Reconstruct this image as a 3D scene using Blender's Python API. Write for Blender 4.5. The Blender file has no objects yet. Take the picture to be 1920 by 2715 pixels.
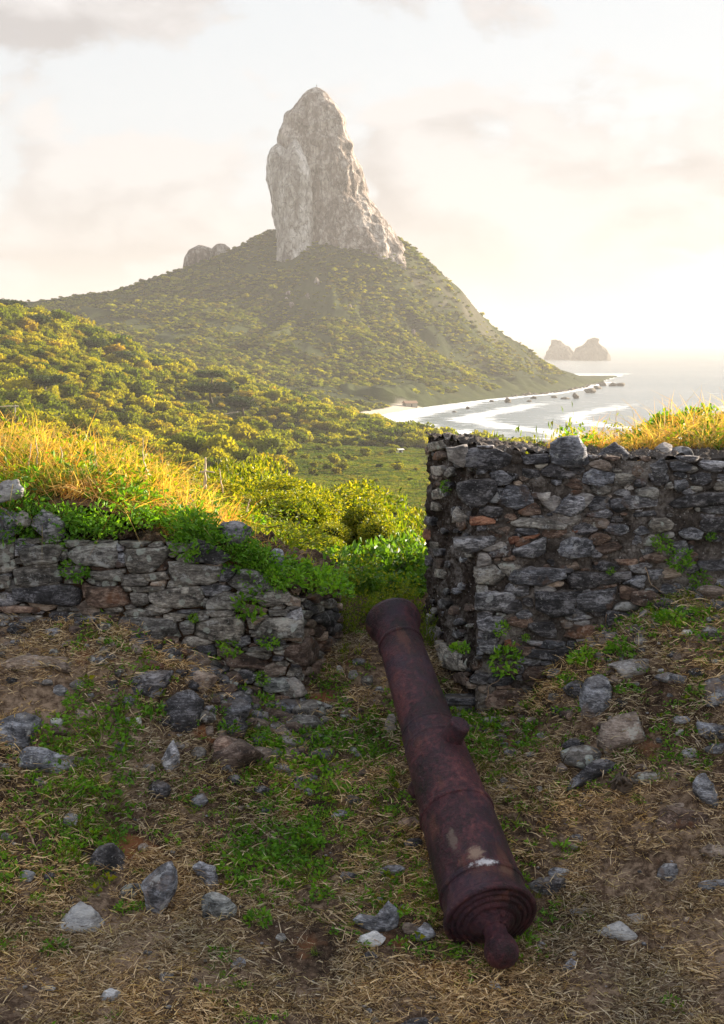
import bpy, math, random
import numpy as np
from mathutils import Vector, Matrix, noise as mnoise
R = math.radians
scene = bpy.context.scene
COL = scene.collection
rng = np.random.default_rng(7)

# ------------------------------------------------------------------ camera, sky, sun, exposure
F = 3770.0                      # focal length in pixels of the 1920 px wide photograph
CAMZ = 45.0                     # the fort stands 45 m above the sea
PITCH = R(6.73)
cam_data = bpy.data.cameras.new('camera')
cam_data.sensor_fit = 'HORIZONTAL'; cam_data.sensor_width = 36.0
cam_data.lens = 36.0 * F / 1920.0
cam_data.clip_start = 0.1; cam_data.clip_end = 200000
cam = bpy.data.objects.new('camera', cam_data); COL.objects.link(cam)
cam.location = (0, 0, CAMZ); cam.rotation_euler = (R(90) - PITCH, 0, 0)
scene.camera = cam

SUN_AZ, SUN_EL = R(60), R(12)
SUN_DIR = Vector((math.sin(SUN_AZ)*math.cos(SUN_EL), math.cos(SUN_AZ)*math.cos(SUN_EL), math.sin(SUN_EL)))
sd = bpy.data.lights.new('sun', 'SUN'); sd.energy = 4.1; sd.angle = R(0.5); sd.color = (1.0, 0.86, 0.68)
sun = bpy.data.objects.new('sun', sd); COL.objects.link(sun)
sun.rotation_euler = SUN_DIR.to_track_quat('Z', 'Y').to_euler(); sun.location = (30, 20, 60)

scene.view_settings.view_transform = 'Standard'
scene.view_settings.look = 'None'
scene.view_settings.gamma = 1.0
scene.view_settings.use_curve_mapping = False
scene.view_settings.exposure = 2.38
scene.cycles.max_bounces = 6
scene.cycles.diffuse_bounces = 3
scene.cycles.glossy_bounces = 2
scene.cycles.transmission_bounces = 3
scene.cycles.transparent_max_bounces = 6
scene.cycles.volume_bounces = 0
scene.cycles.use_denoising = True
scene.cycles.sample_clamp_indirect = 6.0

class NT:
    def __init__(s, tree): s.t = tree; s.n = tree.nodes; s.l = tree.links
    def node(s, typ, **kw):
        n = s.n.new(typ)
        for k, v in kw.items():
            if k == 'ins':
                for i, x in v.items():
                    if isinstance(x, bpy.types.NodeSocket): s.l.new(x, n.inputs[i])
                    else: n.inputs[i].default_value = x
            else: setattr(n, k, v)
        return n
    def math(s, op, a, b=None, c=None, clamp=False):
        n = s.n.new('ShaderNodeMath'); n.operation = op; n.use_clamp = clamp
        for i, x in enumerate((a, b, c)):
            if x is None: continue
            if isinstance(x, bpy.types.NodeSocket): s.l.new(x, n.inputs[i])
            else: n.inputs[i].default_value = x
        return n.outputs[0]
    def mix(s, f, a, b, blend='MIX'):
        n = s.n.new('ShaderNodeMix'); n.data_type = 'RGBA'; n.blend_type = blend
        for i, x in ((0, f), (6, a), (7, b)):
            if isinstance(x, bpy.types.NodeSocket): s.l.new(x, n.inputs[i])
            else:
                n.inputs[i].default_value = x if i == 0 else (tuple(x) + (1,))[:4]
        return n.outputs[2]
    def noise(s, vec, scale, detail=4, rough=0.55, dist=0.0, out=0):
        n = s.n.new('ShaderNodeTexNoise'); n.inputs['Scale'].default_value = scale
        n.inputs['Detail'].default_value = detail; n.inputs['Roughness'].default_value = rough
        n.inputs['Distortion'].default_value = dist
        if vec is not None: s.l.new(vec, n.inputs['Vector'])
        return n.outputs[out]
    def ramp(s, f, stops, interp='LINEAR'):
        n = s.n.new('ShaderNodeValToRGB'); n.color_ramp.interpolation = interp
        e = n.color_ramp.elements
        while len(e) < len(stops): e.new(0.5)
        for k, (p, c) in enumerate(stops):
            e[k].position = p
            e[k].color = (c, c, c, 1) if isinstance(c, (int, float)) else tuple(c) + (1,)
        s.l.new(f, n.inputs[0]); return n.outputs[0]
    def sstep(s, x, lo, hi):
        n = s.n.new('ShaderNodeMapRange'); n.interpolation_type = 'SMOOTHSTEP'
        s.l.new(x, n.inputs[0]); n.inputs[1].default_value = lo; n.inputs[2].default_value = hi
        return n.outputs[0]
    def scale(s, vec, v):
        n = s.n.new('ShaderNodeVectorMath'); n.operation = 'MULTIPLY'
        s.l.new(vec, n.inputs[0]); n.inputs[1].default_value = v; return n.outputs[0]
    def add(s, vec, v):
        n = s.n.new('ShaderNodeVectorMath'); n.operation = 'ADD'
        s.l.new(vec, n.inputs[0])
        if isinstance(v, bpy.types.NodeSocket): s.l.new(v, n.inputs[1])
        else: n.inputs[1].default_value = v
        return n.outputs[0]

# world: Nishita sky seen between high thin cloud and broken cumulus
world = bpy.data.worlds.new('World'); scene.world = world; world.use_nodes = True
w = NT(world.node_tree); w.n.clear()
tc = w.node('ShaderNodeTexCoord')
D = tc.outputs['Generated']
sky = w.node('ShaderNodeTexSky', sky_type='NISHITA')
sky.sun_disc = False; sky.sun_elevation = SUN_EL; sky.sun_rotation = SUN_AZ
sky.altitude = 45; sky.air_density = 1.0; sky.dust_density = 2.0; sky.ozone_density = 1.0
sep = w.node('ShaderNodeSeparateXYZ'); w.l.new(D, sep.inputs[0])
el = sep.outputs[2]
dotn = w.node('ShaderNodeVectorMath', operation='DOT_PRODUCT'); w.l.new(D, dotn.inputs[0]); dotn.inputs[1].default_value = SUN_DIR
toward = w.sstep(dotn.outputs['Value'], -0.2, 1.0)
# clouds: flattened noise on the view direction
cv = w.scale(D, (1.0, 1.0, 1.9))
warp = w.noise(cv, 9.0, 3, 0.5, out=1)
cv2 = w.add(cv, w.scale(warp, (0.05, 0.05, 0.05)))
def puff(cx, cz, sx, sz, amp):
    a = w.math('POWER', w.math('MULTIPLY', w.math('SUBTRACT', sep.outputs[0], cx), 1/sx), 2.0); b = w.math('POWER', w.math('MULTIPLY', w.math('SUBTRACT', el, cz), 1/sz), 2.0)
    return w.math('MULTIPLY', w.math('EXPONENT', w.math('MULTIPLY', w.math('ADD', a, b), -1.0)), amp)
# drifting banks of cumulus: heading and height of each bank
BANKS = [(-.19, .225, .12, .028, .20), (-.165, .112, .13, .034, .20), (-.19, .07, .12, .012, .12), (.10, .098, .06, .038, .22), (.205, .085, .07, .04, .22), (.03, .125, .035, .03, .16), (.23, .17, .04, .015, .10), (-.4, .15, .12, .05, .2), (.45, .12, .14, .05, .2), (.7, .2, .2, .07, .2), (-.7, .2, .2, .07, .2)]
def density(v, dx, dz):
    n_ = w.noise(v, 8.5, 7, 0.54)
    tot = None
    for cx, cz, sx, sz, am in BANKS:
        g = puff(cx-dx, cz-dz, sx, sz, am); tot = g if tot is None else w.math('ADD', tot, g)
    return w.math('ADD', n_, w.math('SUBTRACT', tot, 0.06))
dens = density(cv2, 0, 0)
dens_up = density(w.add(cv2, (0.012, 0.006, 0.034)), 0.010, 0.016)
mask = w.sstep(dens, 0.46, 0.555)
shade = w.math('MULTIPLY_ADD', w.math('SUBTRACT', dens, dens_up), 4.5, 0.55, clamp=True)
zen = w.sstep(el, 0.25, 0.7)
clear = w.mix(0.93, sky.outputs[0], w.mix(zen, (3.15, 3.32, 3.5), (3.5, 3.9, 4.5)))
cloud_lit = w.mix(toward, (3.55, 3.5, 3.5), (3.15, 3.05, 3.05))
cloud_dark = w.mix(toward, (2.4, 2.35, 2.4), (2.2, 2.1, 2.08))
cloud = w.mix(shade, cloud_dark, cloud_lit)
skycol = w.mix(mask, clear, cloud)
hz = w.sstep(el, 0.12, -0.01)
skycol = w.mix(w.math('MULTIPLY', hz, 0.75), skycol, (2.8, 2.7, 2.7))
low = w.sstep(el, 0.0, -0.06)
bg = w.node('ShaderNodeBackground', ins={0: skycol, 1: 0.05})
wo = w.node('ShaderNodeOutputWorld'); w.l.new(bg.outputs[0], wo.inputs[0])

# ------------------------------------------------------------------ helpers
CP, SP = math.cos(PITCH), math.sin(PITCH)
def ray(px, py):
    a = (px - 960.0) / F; b = -(py - 1357.5) / F
    return Vector((a, CP + b*SP, -SP + b*CP))
def at(px, py, y):
    d = ray(px, py); t = y / d.y
    return Vector((d.x*t, y, CAMZ + d.z*t))
def proj(P):
    P = np.atleast_2d(P); x, y, z = P[:, 0], P[:, 1], P[:, 2] - CAMZ
    dd = y*CP - z*SP; u = y*SP + z*CP
    return 960 + F*x/dd, 1357.5 - F*u/dd

def vnoise(P, seed=0):
    P = np.asarray(P, float); i = np.floor(P).astype(np.int64); f = P - i
    u = f*f*f*(f*(f*6-15)+10)
    def h(ix, iy, iz):
        n = (ix*374761393 + iy*668265263 + iz*1274126177 + seed*974634777) & 0xffffffff
        n = ((n ^ (n >> 13)) * 1103515245) & 0xffffffff
        n = ((n ^ (n >> 16)) * 2246822519) & 0xffffffff
        return ((n ^ (n >> 15)) & 0xffffff) / float(0xffffff) * 2 - 1
    r = 0
    for a in (0, 1):
        for b in (0, 1):
            for c in (0, 1):
                r = r + h(i[..., 0]+a, i[..., 1]+b, i[..., 2]+c) * \
                    (u[..., 0] if a else 1-u[..., 0]) * (u[..., 1] if b else 1-u[..., 1]) * (u[..., 2] if c else 1-u[..., 2])
    return r
def fbm(P, o=4, gain=0.5, seed=0):
    P = np.asarray(P, float); r = 0; a = 1.0
    for k in range(o):
        r = r + a*vnoise(P + 13.7*k, seed+k); P = P*2.03; a *= gain
    return r
def ridged(P, o=4, gain=0.5, seed=0):
    P = np.asarray(P, float); r = 0; a = 1.0
    for k in range(o):
        r = r + a*(1-2*np.abs(vnoise(P + 9.1*k, seed+k))); P = P*2.03; a *= gain
    return r
def P3(x, y, z=0.0):
    x, y = np.broadcast_arrays(x, y); return np.stack([x, y, np.zeros_like(x)+z], -1)

class RBF:
    def __init__(s, pts, c):
        p = np.array(pts, float); s.p = p[:, :2]; s.c = c; n = len(p)
        d = np.sqrt(((s.p[:, None]-s.p[None])**2).sum(-1) + c*c)
        A = np.zeros((n+3, n+3)); A[:n, :n] = d; A[:n, n] = 1; A[:n, n+1:] = s.p; A[n, :n] = 1; A[n+1:, :n] = s.p.T
        A[:n, :n] += np.eye(n)*1e-6
        s.w = np.linalg.lstsq(A, np.r_[p[:, 2], 0, 0, 0], rcond=None)[0]
    def __call__(s, x, y):
        x = np.asarray(x, float); y = np.asarray(y, float); x, y = np.broadcast_arrays(x, y); sh = x.shape
        q = np.stack([x.ravel(), y.ravel()], -1); out = np.empty(len(q)); n = len(s.p)
        for k in range(0, len(q), 40000):
            b = q[k:k+40000]
            d = np.sqrt(((b[:, None]-s.p[None])**2).sum(-1) + s.c**2)
            out[k:k+40000] = d @ s.w[:n] + s.w[n] + b @ s.w[n+1:]
        return out.reshape(sh)

def mesh_np(name, V, faces, mats=(), smooth=True, midx=None, attrs=None):
    """faces: list of (n,k) int arrays (k = 3 or 4)"""
    me = bpy.data.meshes.new(name); V = np.asarray(V, np.float32)
    if not isinstance(faces, (list, tuple)): faces = [faces]
    faces = [np.asarray(f, np.int32) for f in faces if len(f)]
    me.vertices.add(len(V)); me.vertices.foreach_set('co', V.ravel())
    if faces:
        loops = np.concatenate([f.ravel() for f in faces])
        tot = np.concatenate([np.full(len(f), f.shape[1], np.int32) for f in faces])
        me.loops.add(len(loops)); me.loops.foreach_set('vertex_index', loops)
        me.polygons.add(len(tot)); me.polygons.foreach_set('loop_start', np.r_[0, np.cumsum(tot)[:-1]].astype(np.int32))
        me.polygons.foreach_set('use_smooth', np.full(len(tot), smooth, bool))
        if midx is not None: me.polygons.foreach_set('material_index', np.asarray(midx, np.int32))
    for m in mats: me.materials.append(m)
    if attrs:
        for k, v in attrs.items():
            a = me.attributes.new(k, 'FLOAT', 'POINT'); a.data.foreach_set('value', np.asarray(v, np.float32))
    me.update(); me.validate(); return me
def add(name, me, parent=None, loc=None, **props):
    o = bpy.data.objects.new(name, me); COL.objects.link(o)
    if parent is not None: o.parent = parent
    if loc is not None: o.location = loc
    for k, v in props.items(): o[k] = v
    return o
def thing(name, label, cat, loc=(0, 0, 0), group=None):
    o = add(name, None, None, loc, label=label, category=cat)
    if group: o['group'] = group
    return o
def grid_faces(nu, nv, wrap=False):
    """rows of nu vertices, nv rows"""
    a = np.arange(nu if wrap else nu-1); b = np.arange(nv-1); A, B = np.meshgrid(a, b)
    A2 = (A+1) % nu
    return np.stack([B*nu+A, B*nu+A2, (B+1)*nu+A2, (B+1)*nu+A], -1).reshape(-1, 4)
def tube(points, radii, seg=8, cap=True):
    pts = [Vector(p) for p in points]; V = []; n = len(pts)
    for i, p in enumerate(pts):
        t = (pts[min(i+1, n-1)] - pts[max(i-1, 0)]).normalized()
        a = t.cross(Vector((0.13, 0.31, 0.94))); a = a.normalized() if a.length > 1e-4 else Vector((1, 0, 0)); b = t.cross(a)
        for k in range(seg):
            th = 2*math.pi*k/seg; V.append(p + (a*math.cos(th) + b*math.sin(th))*radii[i])
    Fq = grid_faces(seg, n, True)
    if cap:
        V.append(pts[0]); V.append(pts[-1]); c0 = n*seg; k = np.arange(seg); k2 = (k+1) % seg
        T = np.concatenate([np.stack([k2, k, np.full(seg, c0)], -1), np.stack([(n-1)*seg+k, (n-1)*seg+k2, np.full(seg, c0+1)], -1)])
        return np.array(V), Fq, T
    return np.array(V), Fq, np.zeros((0, 3), int)
def join(parts):
    """parts: list of (V, quads, tris)"""
    V = []; Q = []; T = []; o = 0
    for v, q, t in parts:
        V.append(np.asarray(v)); Q.append(np.asarray(q, int).reshape(-1, 4)+o); T.append(np.asarray(t, int).reshape(-1, 3)+o); o += len(v)
    return np.concatenate(V), [np.concatenate(Q), np.concatenate(T)]
def unit(v): return v / (np.linalg.norm(v, axis=-1, keepdims=True) + 1e-9)
def leaves(P, Dir, L, W, fold=0.25, rs=None, droop=0.15):
    """pointed leaves: one vertex at the stalk, two at the widest place, one at the tip; P base, Dir direction"""
    rs = rs or rng; n = len(P); Dir = unit(Dir); rnd = unit(rs.normal(size=(n, 3)))
    S = unit(np.cross(Dir, rnd)); N = np.cross(S, Dir); L = np.broadcast_to(L, n)[:, None]; W = np.broadcast_to(W, n)[:, None]
    a = P; m = P + Dir*L*0.42 - N*W*fold*0.5; tip = P + Dir*L - N*L*droop
    l = P + Dir*L*0.42 + S*W*0.5 + N*W*fold; r = P + Dir*L*0.42 - S*W*0.5 + N*W*fold
    V = np.stack([a, l, tip, r, m], 1).reshape(-1, 3); b = np.arange(n)[:, None]*5
    T = np.concatenate([b+[0, 4, 1], b+[4, 2, 1], b+[0, 3, 4], b+[4, 3, 2]])
    return V, T
def blades(P, Dir, L, W, bend, rs=None, seg=3):
    """curved grass blades as tapering strips"""
    rs = rs or rng; n = len(P); Dir = unit(Dir); L = np.broadcast_to(L, n)[:, None]; W = np.broadcast_to(W, n)[:, None]
    B = unit(rs.normal(size=(n, 3))*[1, 1, .4]); S = unit(np.cross(Dir, B)); bend = np.broadcast_to(bend, n)[:, None]
    V = []
    for k in range(seg+1):
        t = k/seg; c = P + Dir*L*t*(1-0.25*bend*t) + B*L*bend*t*t - np.array([0, 0, 1.])*L*bend*0.45*t**3
        wk = W*0.5*(1-t)**0.6
        if k < seg: V += [c - S*wk, c + S*wk]
        else: V += [c]
    V = np.stack(V, 1).reshape(-1, 3); m = 2*seg+1; b = np.arange(n)[:, None]*m; T = []
    for k in range(seg-1):
        T += [b+[2*k, 2*k+1, 2*k+3], b+[2*k, 2*k+3, 2*k+2]]
    T += [b+[2*seg-2, 2*seg-1, 2*seg]]
    return V, np.concatenate(T)

def scatter(name, P, rot, scl, idx, protos, kind='stuff', **props):
    """one object that instances the proto meshes on its points"""
    col = bpy.data.collections.new(name + '_sources')
    for k, me in enumerate(protos):
        o = bpy.data.objects.new('%s_source_%02d' % (name, k), me); col.objects.link(o)
    me = bpy.data.meshes.new(name); me.vertices.add(len(P)); me.vertices.foreach_set('co', np.asarray(P, np.float32).ravel())
    for nm, typ, key, v in (('rot', 'FLOAT_VECTOR', 'vector', rot), ('scl', 'FLOAT_VECTOR', 'vector', scl), ('idx', 'INT', 'value', idx)):
        a = me.attributes.new(nm, typ, 'POINT')
        a.data.foreach_set(key, np.asarray(v, np.int32 if typ == 'INT' else np.float32).ravel())
    ng = bpy.data.node_groups.new(name, 'GeometryNodeTree')
    ng.interface.new_socket('Geometry', in_out='INPUT', socket_type='NodeSocketGeometry')
    ng.interface.new_socket('Geometry', in_out='OUTPUT', socket_type='NodeSocketGeometry')
    n = ng.nodes; gi = n.new('NodeGroupInput'); go = n.new('NodeGroupOutput'); ip = n.new('GeometryNodeInstanceOnPoints')
    ci = n.new('GeometryNodeCollectionInfo'); ci.inputs[0].default_value = col; ci.inputs[1].default_value = True; ci.inputs[2].default_value = True
    ip.inputs['Pick Instance'].default_value = True
    def attr(nm, dt):
        a = n.new('GeometryNodeInputNamedAttribute'); a.data_type = dt; a.inputs[0].default_value = nm; return a.outputs[0]
    L = ng.links; L.new(gi.outputs[0], ip.inputs['Points']); L.new(ci.outputs[0], ip.inputs['Instance'])
    L.new(attr('idx', 'INT'), ip.inputs['Instance Index']); L.new(attr('rot', 'FLOAT_VECTOR'), ip.inputs['Rotation'])
    L.new(attr('scl', 'FLOAT_VECTOR'), ip.inputs['Scale']); L.new(ip.outputs[0], go.inputs[0])
    o = add(name, me, **props); o['kind'] = kind
    m = o.modifiers.new('scatter', 'NODES'); m.node_group = ng
    return o

def new_mat(name):
    m = bpy.data.materials.new(name); m.use_nodes = True; t = NT(m.node_tree); t.n.clear()
    out = t.node('ShaderNodeOutputMaterial'); return m, t, out
def mat_leaf(name, cols, trans=0.45, rough=0.65, hue=0.02, island=False, tint=None, spec=0.08):
    """cols: dark..light leaf colours, picked per instance (or per leaf)"""
    m, t, out = new_mat(name)
    oi = t.node('ShaderNodeObjectInfo'); geo = t.node('ShaderNodeNewGeometry')
    r = oi.outputs['Random']
    if island:
        r = t.math('FRACT', t.math('ADD', geo.outputs['Random Per Island'], oi.outputs['Random']))
    n = len(cols); c = t.ramp(r, [(i/max(n-1, 1), x) for i, x in enumerate(cols)])
    big = t.noise(geo.outputs['Position'], 0.035 if not island else 1.2, 3)
    c = t.mix(t.sstep(big, 0.35, 0.65), t.mix(1.0, c, (0.72, 0.78, 0.8), 'MULTIPLY'), t.mix(1.0, c, (1.25, 1.15, 0.9), 'MULTIPLY'))
    p = t.node('ShaderNodeBsdfPrincipled', ins={'Base Color': c, 'Roughness': rough, 'Specular IOR Level': spec})
    tr = t.node('ShaderNodeBsdfTranslucent'); tcx = t.mix(1.0, c, (1.55, 1.5, 0.45), 'MULTIPLY'); t.l.new(tcx, tr.inputs[0])
    mx = t.node('ShaderNodeMixShader', ins={0: trans, 1: p.outputs[0], 2: tr.outputs[0]})
    t.l.new(mx.outputs[0], out.inputs[0]); return m
# ------------------------------------------------------------------ land
def zc(px, py, y): v = at(px, py, y); return (v.x, v.y, v.z)
land_pts = [
 # ridge of the near hill, its slope, the road, the valley
 zc(-700, 760, 700), zc(-300, 775, 700), zc(0, 815, 700), zc(150, 858, 700), zc(300, 915, 700), zc(480, 985, 720), zc(700, 1045, 740),
 zc(900, 1100, 750), zc(1000, 1132, 700),
 zc(-300, 920, 520), zc(0, 970, 520), zc(200, 990, 530), zc(400, 1050, 580), zc(600, 1090, 640), zc(800, 1130, 640),
 zc(-300, 1150, 330), zc(40, 1172, 350), zc(300, 1163, 450), zc(468, 1150, 590), zc(630, 1140, 630), zc(930, 1168, 600),
 zc(1000, 1330, 316), zc(900, 1260, 400), zc(1080, 1205, 515), zc(800, 1200, 500), zc(1080, 1260, 400), zc(700, 1260, 380),
 (-500, 850, 52), (-300, 880, 45), (-200, 950, 34), (-100, 860, 20), (-40, 850, 12), (-330, 1200, 60),
 (-10, 40, 35), (0, 40, 34.8), (12, 40, 34.6), (30, 40, 33), (-30, 40, 36), (-40, 100, 27), (0, 100, 21), (40, 100, 19), (-110, 100, 33), (110, 100, 17),
 (-80, 200, 23), (-30, 200, 17), (0, 200, 14), (60, 200, 10), (-150, 200, 30), (-120, 300, 24), (140, 200, 6), (100, 320, 2), (70, 450, 3.5), (45, 540, 4), (60, 320, 7),
 # mountain: right skyline, left skyline, foot of the spire, front, shore foot
 zc(1050, 628, 1500), zc(1140, 694, 1510), zc(1230, 778, 1520), zc(1290, 852, 1540), zc(1340, 893, 1560), zc(1400, 923, 1590), zc(1450, 961, 1620),
 zc(1500, 984, 1650), zc(1560, 1002, 1680),
 zc(720, 620, 1500), zc(600, 673, 1500), zc(490, 716, 1500), zc(430, 738, 1500), zc(380, 766, 1500), zc(190, 790, 1480), zc(80, 813, 1450), zc(-150, 850, 1400), zc(-600, 880, 1400),
 (-32, 1500, 185), (-30, 1600, 120), (60, 1640, 80), (140, 1750, 30), (-200, 1700, 60), (-450, 1650, 50), (0, 1800, 40), (-700, 1500, 40),
 zc(740, 690, 1455), zc(850, 668, 1440), zc(960, 684, 1440), zc(1090, 722, 1455),
 zc(860, 800, 1350), zc(1000, 900, 1230), zc(700, 850, 1300), zc(1100, 1000, 1150), zc(1000, 1050, 1035), zc(800, 980, 1100), zc(600, 905, 1150),
 zc(500, 800, 1300), zc(300, 850, 1250), zc(1250, 905, 1400), zc(1300, 1005, 1370), zc(1400, 1000, 1490), zc(1450, 988, 1570), zc(1180, 850, 1430),
 zc(100, 860, 1200), zc(-300, 880, 1150), (-120, 1000, 28), (-230, 1050, 40), (-60, 950, 14), (-500, 1050, 50), (-900, 900, 50), (-900, 300, 40)]
SHORE = [(283, 1700), (235, 1510), (197, 1385), (165, 1300), (140, 1255), (69, 1092), (40, 1010), (18, 935), (6, 880), (8, 820), (22, 750), (36, 670), (56, 600), (105, 520), (190, 430), (330, 300), (500, 150)]
sh = np.array(SHORE, float)
for i in range(len(sh)-1):
    a, b = sh[i], sh[i+1]; t = (b-a)/np.linalg.norm(b-a); nrm = np.array([-t[1], t[0]])   # towards the sea (right of the line seen from above)
    m = (a+b)/2
    for q in (m,) if i < len(sh)-3 else (m,):
        steep = 1 if q[1] > 1050 else 0
        land_pts.append((q[0]+nrm[0]*18, q[1]+nrm[1]*18, -1.6-2.5*steep)); land_pts.append((q[0]-nrm[0]*16, q[1]-nrm[1]*16, 1.6+2*steep))
        land_pts.append((q[0]+nrm[0]*80, q[1]+nrm[1]*80, -7))
land_pts += [(300, 1725, 2), (310, 1760, -3), (340, 1700, -6), (340, 900, -14), (500, 600, -14), (500, 1400, -20), (250, 1850, -8), (-100, 2000, -10), (-600, 2000, -10), (600, 2000, -30)]
land_far = RBF(land_pts, 14.0)
# ground just behind the walls, relative to the eye
BK = [(-4, 8.2, -.95), (-2.5, 8.2, -1.0), (-1.2, 8.2, -1.05), (-.8, 8.2, -1.38), (-.5, 8.2, -1.62), (-.25, 8.2, -2.1), (.1, 8.2, -2.2), (.5, 8.2, -2.2), (.75, 8.25, -1.7), (.95, 8.3, -1.2), (1.4, 8.3, -.95), (2.5, 8.3, -.8), (4, 8.3, -.75),
 (-4, 9, -.75), (-2.5, 9, -.78), (-1.2, 9, -.98), (-.8, 9, -1.25), (-.4, 9, -1.6), (.1, 9, -1.8), (.55, 9, -1.6), (.85, 9.1, -1.1), (1.3, 9.2, -.95), (2, 9, -.62), (2.8, 9, -.55), (4, 9, -.48),
 (-4, 10, -.72), (-2.5, 10, -.75), (-1.2, 10, -1.15), (-.5, 10, -1.6), (.2, 10, -1.9), (1, 10, -1.6), (1.6, 10, -1.0), (2.3, 10, -.72), (3, 10, -.6), (4.5, 10, -.4),
 (-5, 12, -1.0), (-2.6, 12, -1.15), (-1, 12, -1.9), (0, 12, -2.2), (1, 12, -1.9), (3, 12, -1.0), (5, 12, -.8),
 (-6, 16, -2.6), (-2, 16, -3.2), (0, 16, -3.4), (2, 16, -3.3), (5, 16, -2.8), (-8, 25, -5.0), (0, 25, -5.7), (8, 25, -5.6), (-14, 40, -9.6), (0, 40, -10.2), (14, 40, -10.4), (-10, 5, -1.2), (10, 5, -.5)]
near_back = RBF(BK, 0.25)
def sm(x, a, b): t = np.clip((x-a)/(b-a), 0, 1); return t*t*(3-2*t)
def land(x, y, detail=True):
    x = np.asarray(x, float); y = np.asarray(y, float)
    zf = land_far(x, y)
    if detail:
        amp = sm(y, 60, 500)*sm(zf, 2, 25)
        zf = zf + amp*(3.0*fbm(P3(x/70, y/70), 3) + 1.2*fbm(P3(x/18, y/18), 3, seed=5))
        mt = sm(y, 1000, 1250)*sm(zf, 8, 60)
        ang = np.arctan2(y-1500, x+32)
        gul = ridged(P3(ang*9, np.hypot(x+32, y-1500)/260.0), 3, seed=11)
        zf = zf - mt*4.0*(1-gul)*sm(np.hypot(x+32, y-1500), 60, 160)*(1-sm(np.hypot(x+32, y-1500), 400, 520))
    xb = np.clip(x, -12, 12); yb = np.clip(y, 4, 45)
    zn = CAMZ + near_back(xb, yb) + (0.05*fbm(P3(x*1.7, y*1.7), 3, seed=3) if detail else 0)
    b = sm(y, 22, 42)
    return zn*(1-b) + zf*b

m_land, t, out = new_mat('hill_soil_and_scrub')
geo = t.node('ShaderNodeNewGeometry'); pos = geo.outputs['Position']
n1 = t.noise(pos, 0.05, 6, 0.6); n2 = t.noise(pos, 0.9, 4, 0.6)
c = t.ramp(n1, [(0.3, (0.025, 0.035, 0.008)), (0.55, (0.045, 0.058, 0.011)), (0.75, (0.075, 0.07, 0.022))])
c = t.mix(t.math('MULTIPLY', n2, 0.5), c, (0.03, 0.035, 0.012))
sepn = t.node('ShaderNodeSeparateXYZ'); t.l.new(geo.outputs['Normal'], sepn.inputs[0]); sepp = t.node('ShaderNodeSeparateXYZ'); t.l.new(pos, sepp.inputs[0])
steep = t.sstep(t.math('ADD', sepn.outputs[2], t.math('MULTIPLY', n1, 0.25)), 0.80, 0.70)
rockc = t.ramp(t.noise(t.scale(pos, (1, 1, .35)), 0.12, 6, 0.65), [(0.3, (0.08, 0.07, 0.05)), (0.7, (0.22, 0.18, 0.14))])
c = t.mix(t.math('MULTIPLY', steep, 0.5), c, rockc)
at_ = t.node('ShaderNodeAttribute', attribute_name='sand'); c = t.mix(at_.outputs['Fac'], c, t.ramp(n2, [(0.3, (0.5, 0.42, 0.32)), (0.7, (0.68, 0.6, 0.48))]))
at2 = t.node('ShaderNodeAttribute', attribute_name='earth'); c = t.mix(at2.outputs['Fac'], c, t.ramp(t.noise(pos, 9, 5, 0.6), [(0.3, (0.08, 0.05, 0.03)), (0.7, (0.19, 0.12, 0.07))]))
bmp = t.node('ShaderNodeBump', ins={'Height': t.noise(pos, 1.4, 6, 0.65), 'Strength': 0.9, 'Distance': 1.0})
p = t.node('ShaderNodeBsdfPrincipled', ins={'Base Color': c, 'Roughness': 0.95, 'Specular IOR Level': 0.1}); t.l.new(bmp.outputs[0], p.inputs['Normal'])
t.l.new(p.outputs[0], out.inputs[0])

def shore_dist(x, y):
    """signed distance to the shoreline, positive on the sea side"""
    q = np.stack([x, y], -1); best = np.full(x.shape, 1e9); sgn = np.ones(x.shape)
    for i in range(len(sh)-1):
        a, b = sh[i], sh[i+1]; ab = b-a; tt = np.clip(((q-a)@ab)/(ab@ab), 0, 1)
        c_ = a + tt[..., None]*ab; d = np.linalg.norm(q-c_, axis=-1); cr = ab[0]*(q[..., 1]-a[1])-ab[1]*(q[..., 0]-a[0])
        m = d < best-1e-9; best = np.where(m, d, best); sgn = np.where(m, np.sign(cr), sgn)
    return best*sgn
# polar-spaced sheet so that near ground is fine and far ground coarse
ys = np.concatenate([np.arange(8.15, 12, 0.06), np.geomspace(12, 300, 110), np.linspace(303, 2000, 400)])
us = np.linspace(-0.62, 0.62, 430); us = us*(0.45+0.55*np.abs(us)/0.62)/1.0
Yg, Ug = np.meshgrid(ys, us, indexing='ij'); Xg = Ug*(Yg + 6*(1-sm(Yg, 10, 300)))
Xg = Xg
Zg = land(Xg, Yg)
sdm = shore_dist(Xg, Yg)
sand = ((Yg > 600) & (Yg < 1020) & (Xg > -14) & (sdm > -40))*sm(sdm, -19+5*fbm(P3(Xg/40, Yg/40)), -13)
Zg = np.where(Yg < 60, Zg, np.where(sdm > 0, np.minimum(Zg, -0.02*np.minimum(sdm, 300)-0.12), np.maximum(Zg, np.where(Yg > 1020, np.minimum(0.45*(-sdm), 11*(1-sm(Yg, 1480, 1660))+1.2)*(1+.3*fbm(P3(Xg/12, Yg/12))), np.minimum(0.05*(-sdm), 2.5)))))
earth = 1-sm(Yg, 9, 14)
V = np.stack([Xg, Yg, Zg], -1).reshape(-1, 3)
add('hillside_terrain', mesh_np('hillside_terrain', V, grid_faces(len(us), len(ys)), [m_land], attrs={'sand': sand.ravel(), 'earth': earth.ravel()}), kind='structure')

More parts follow.
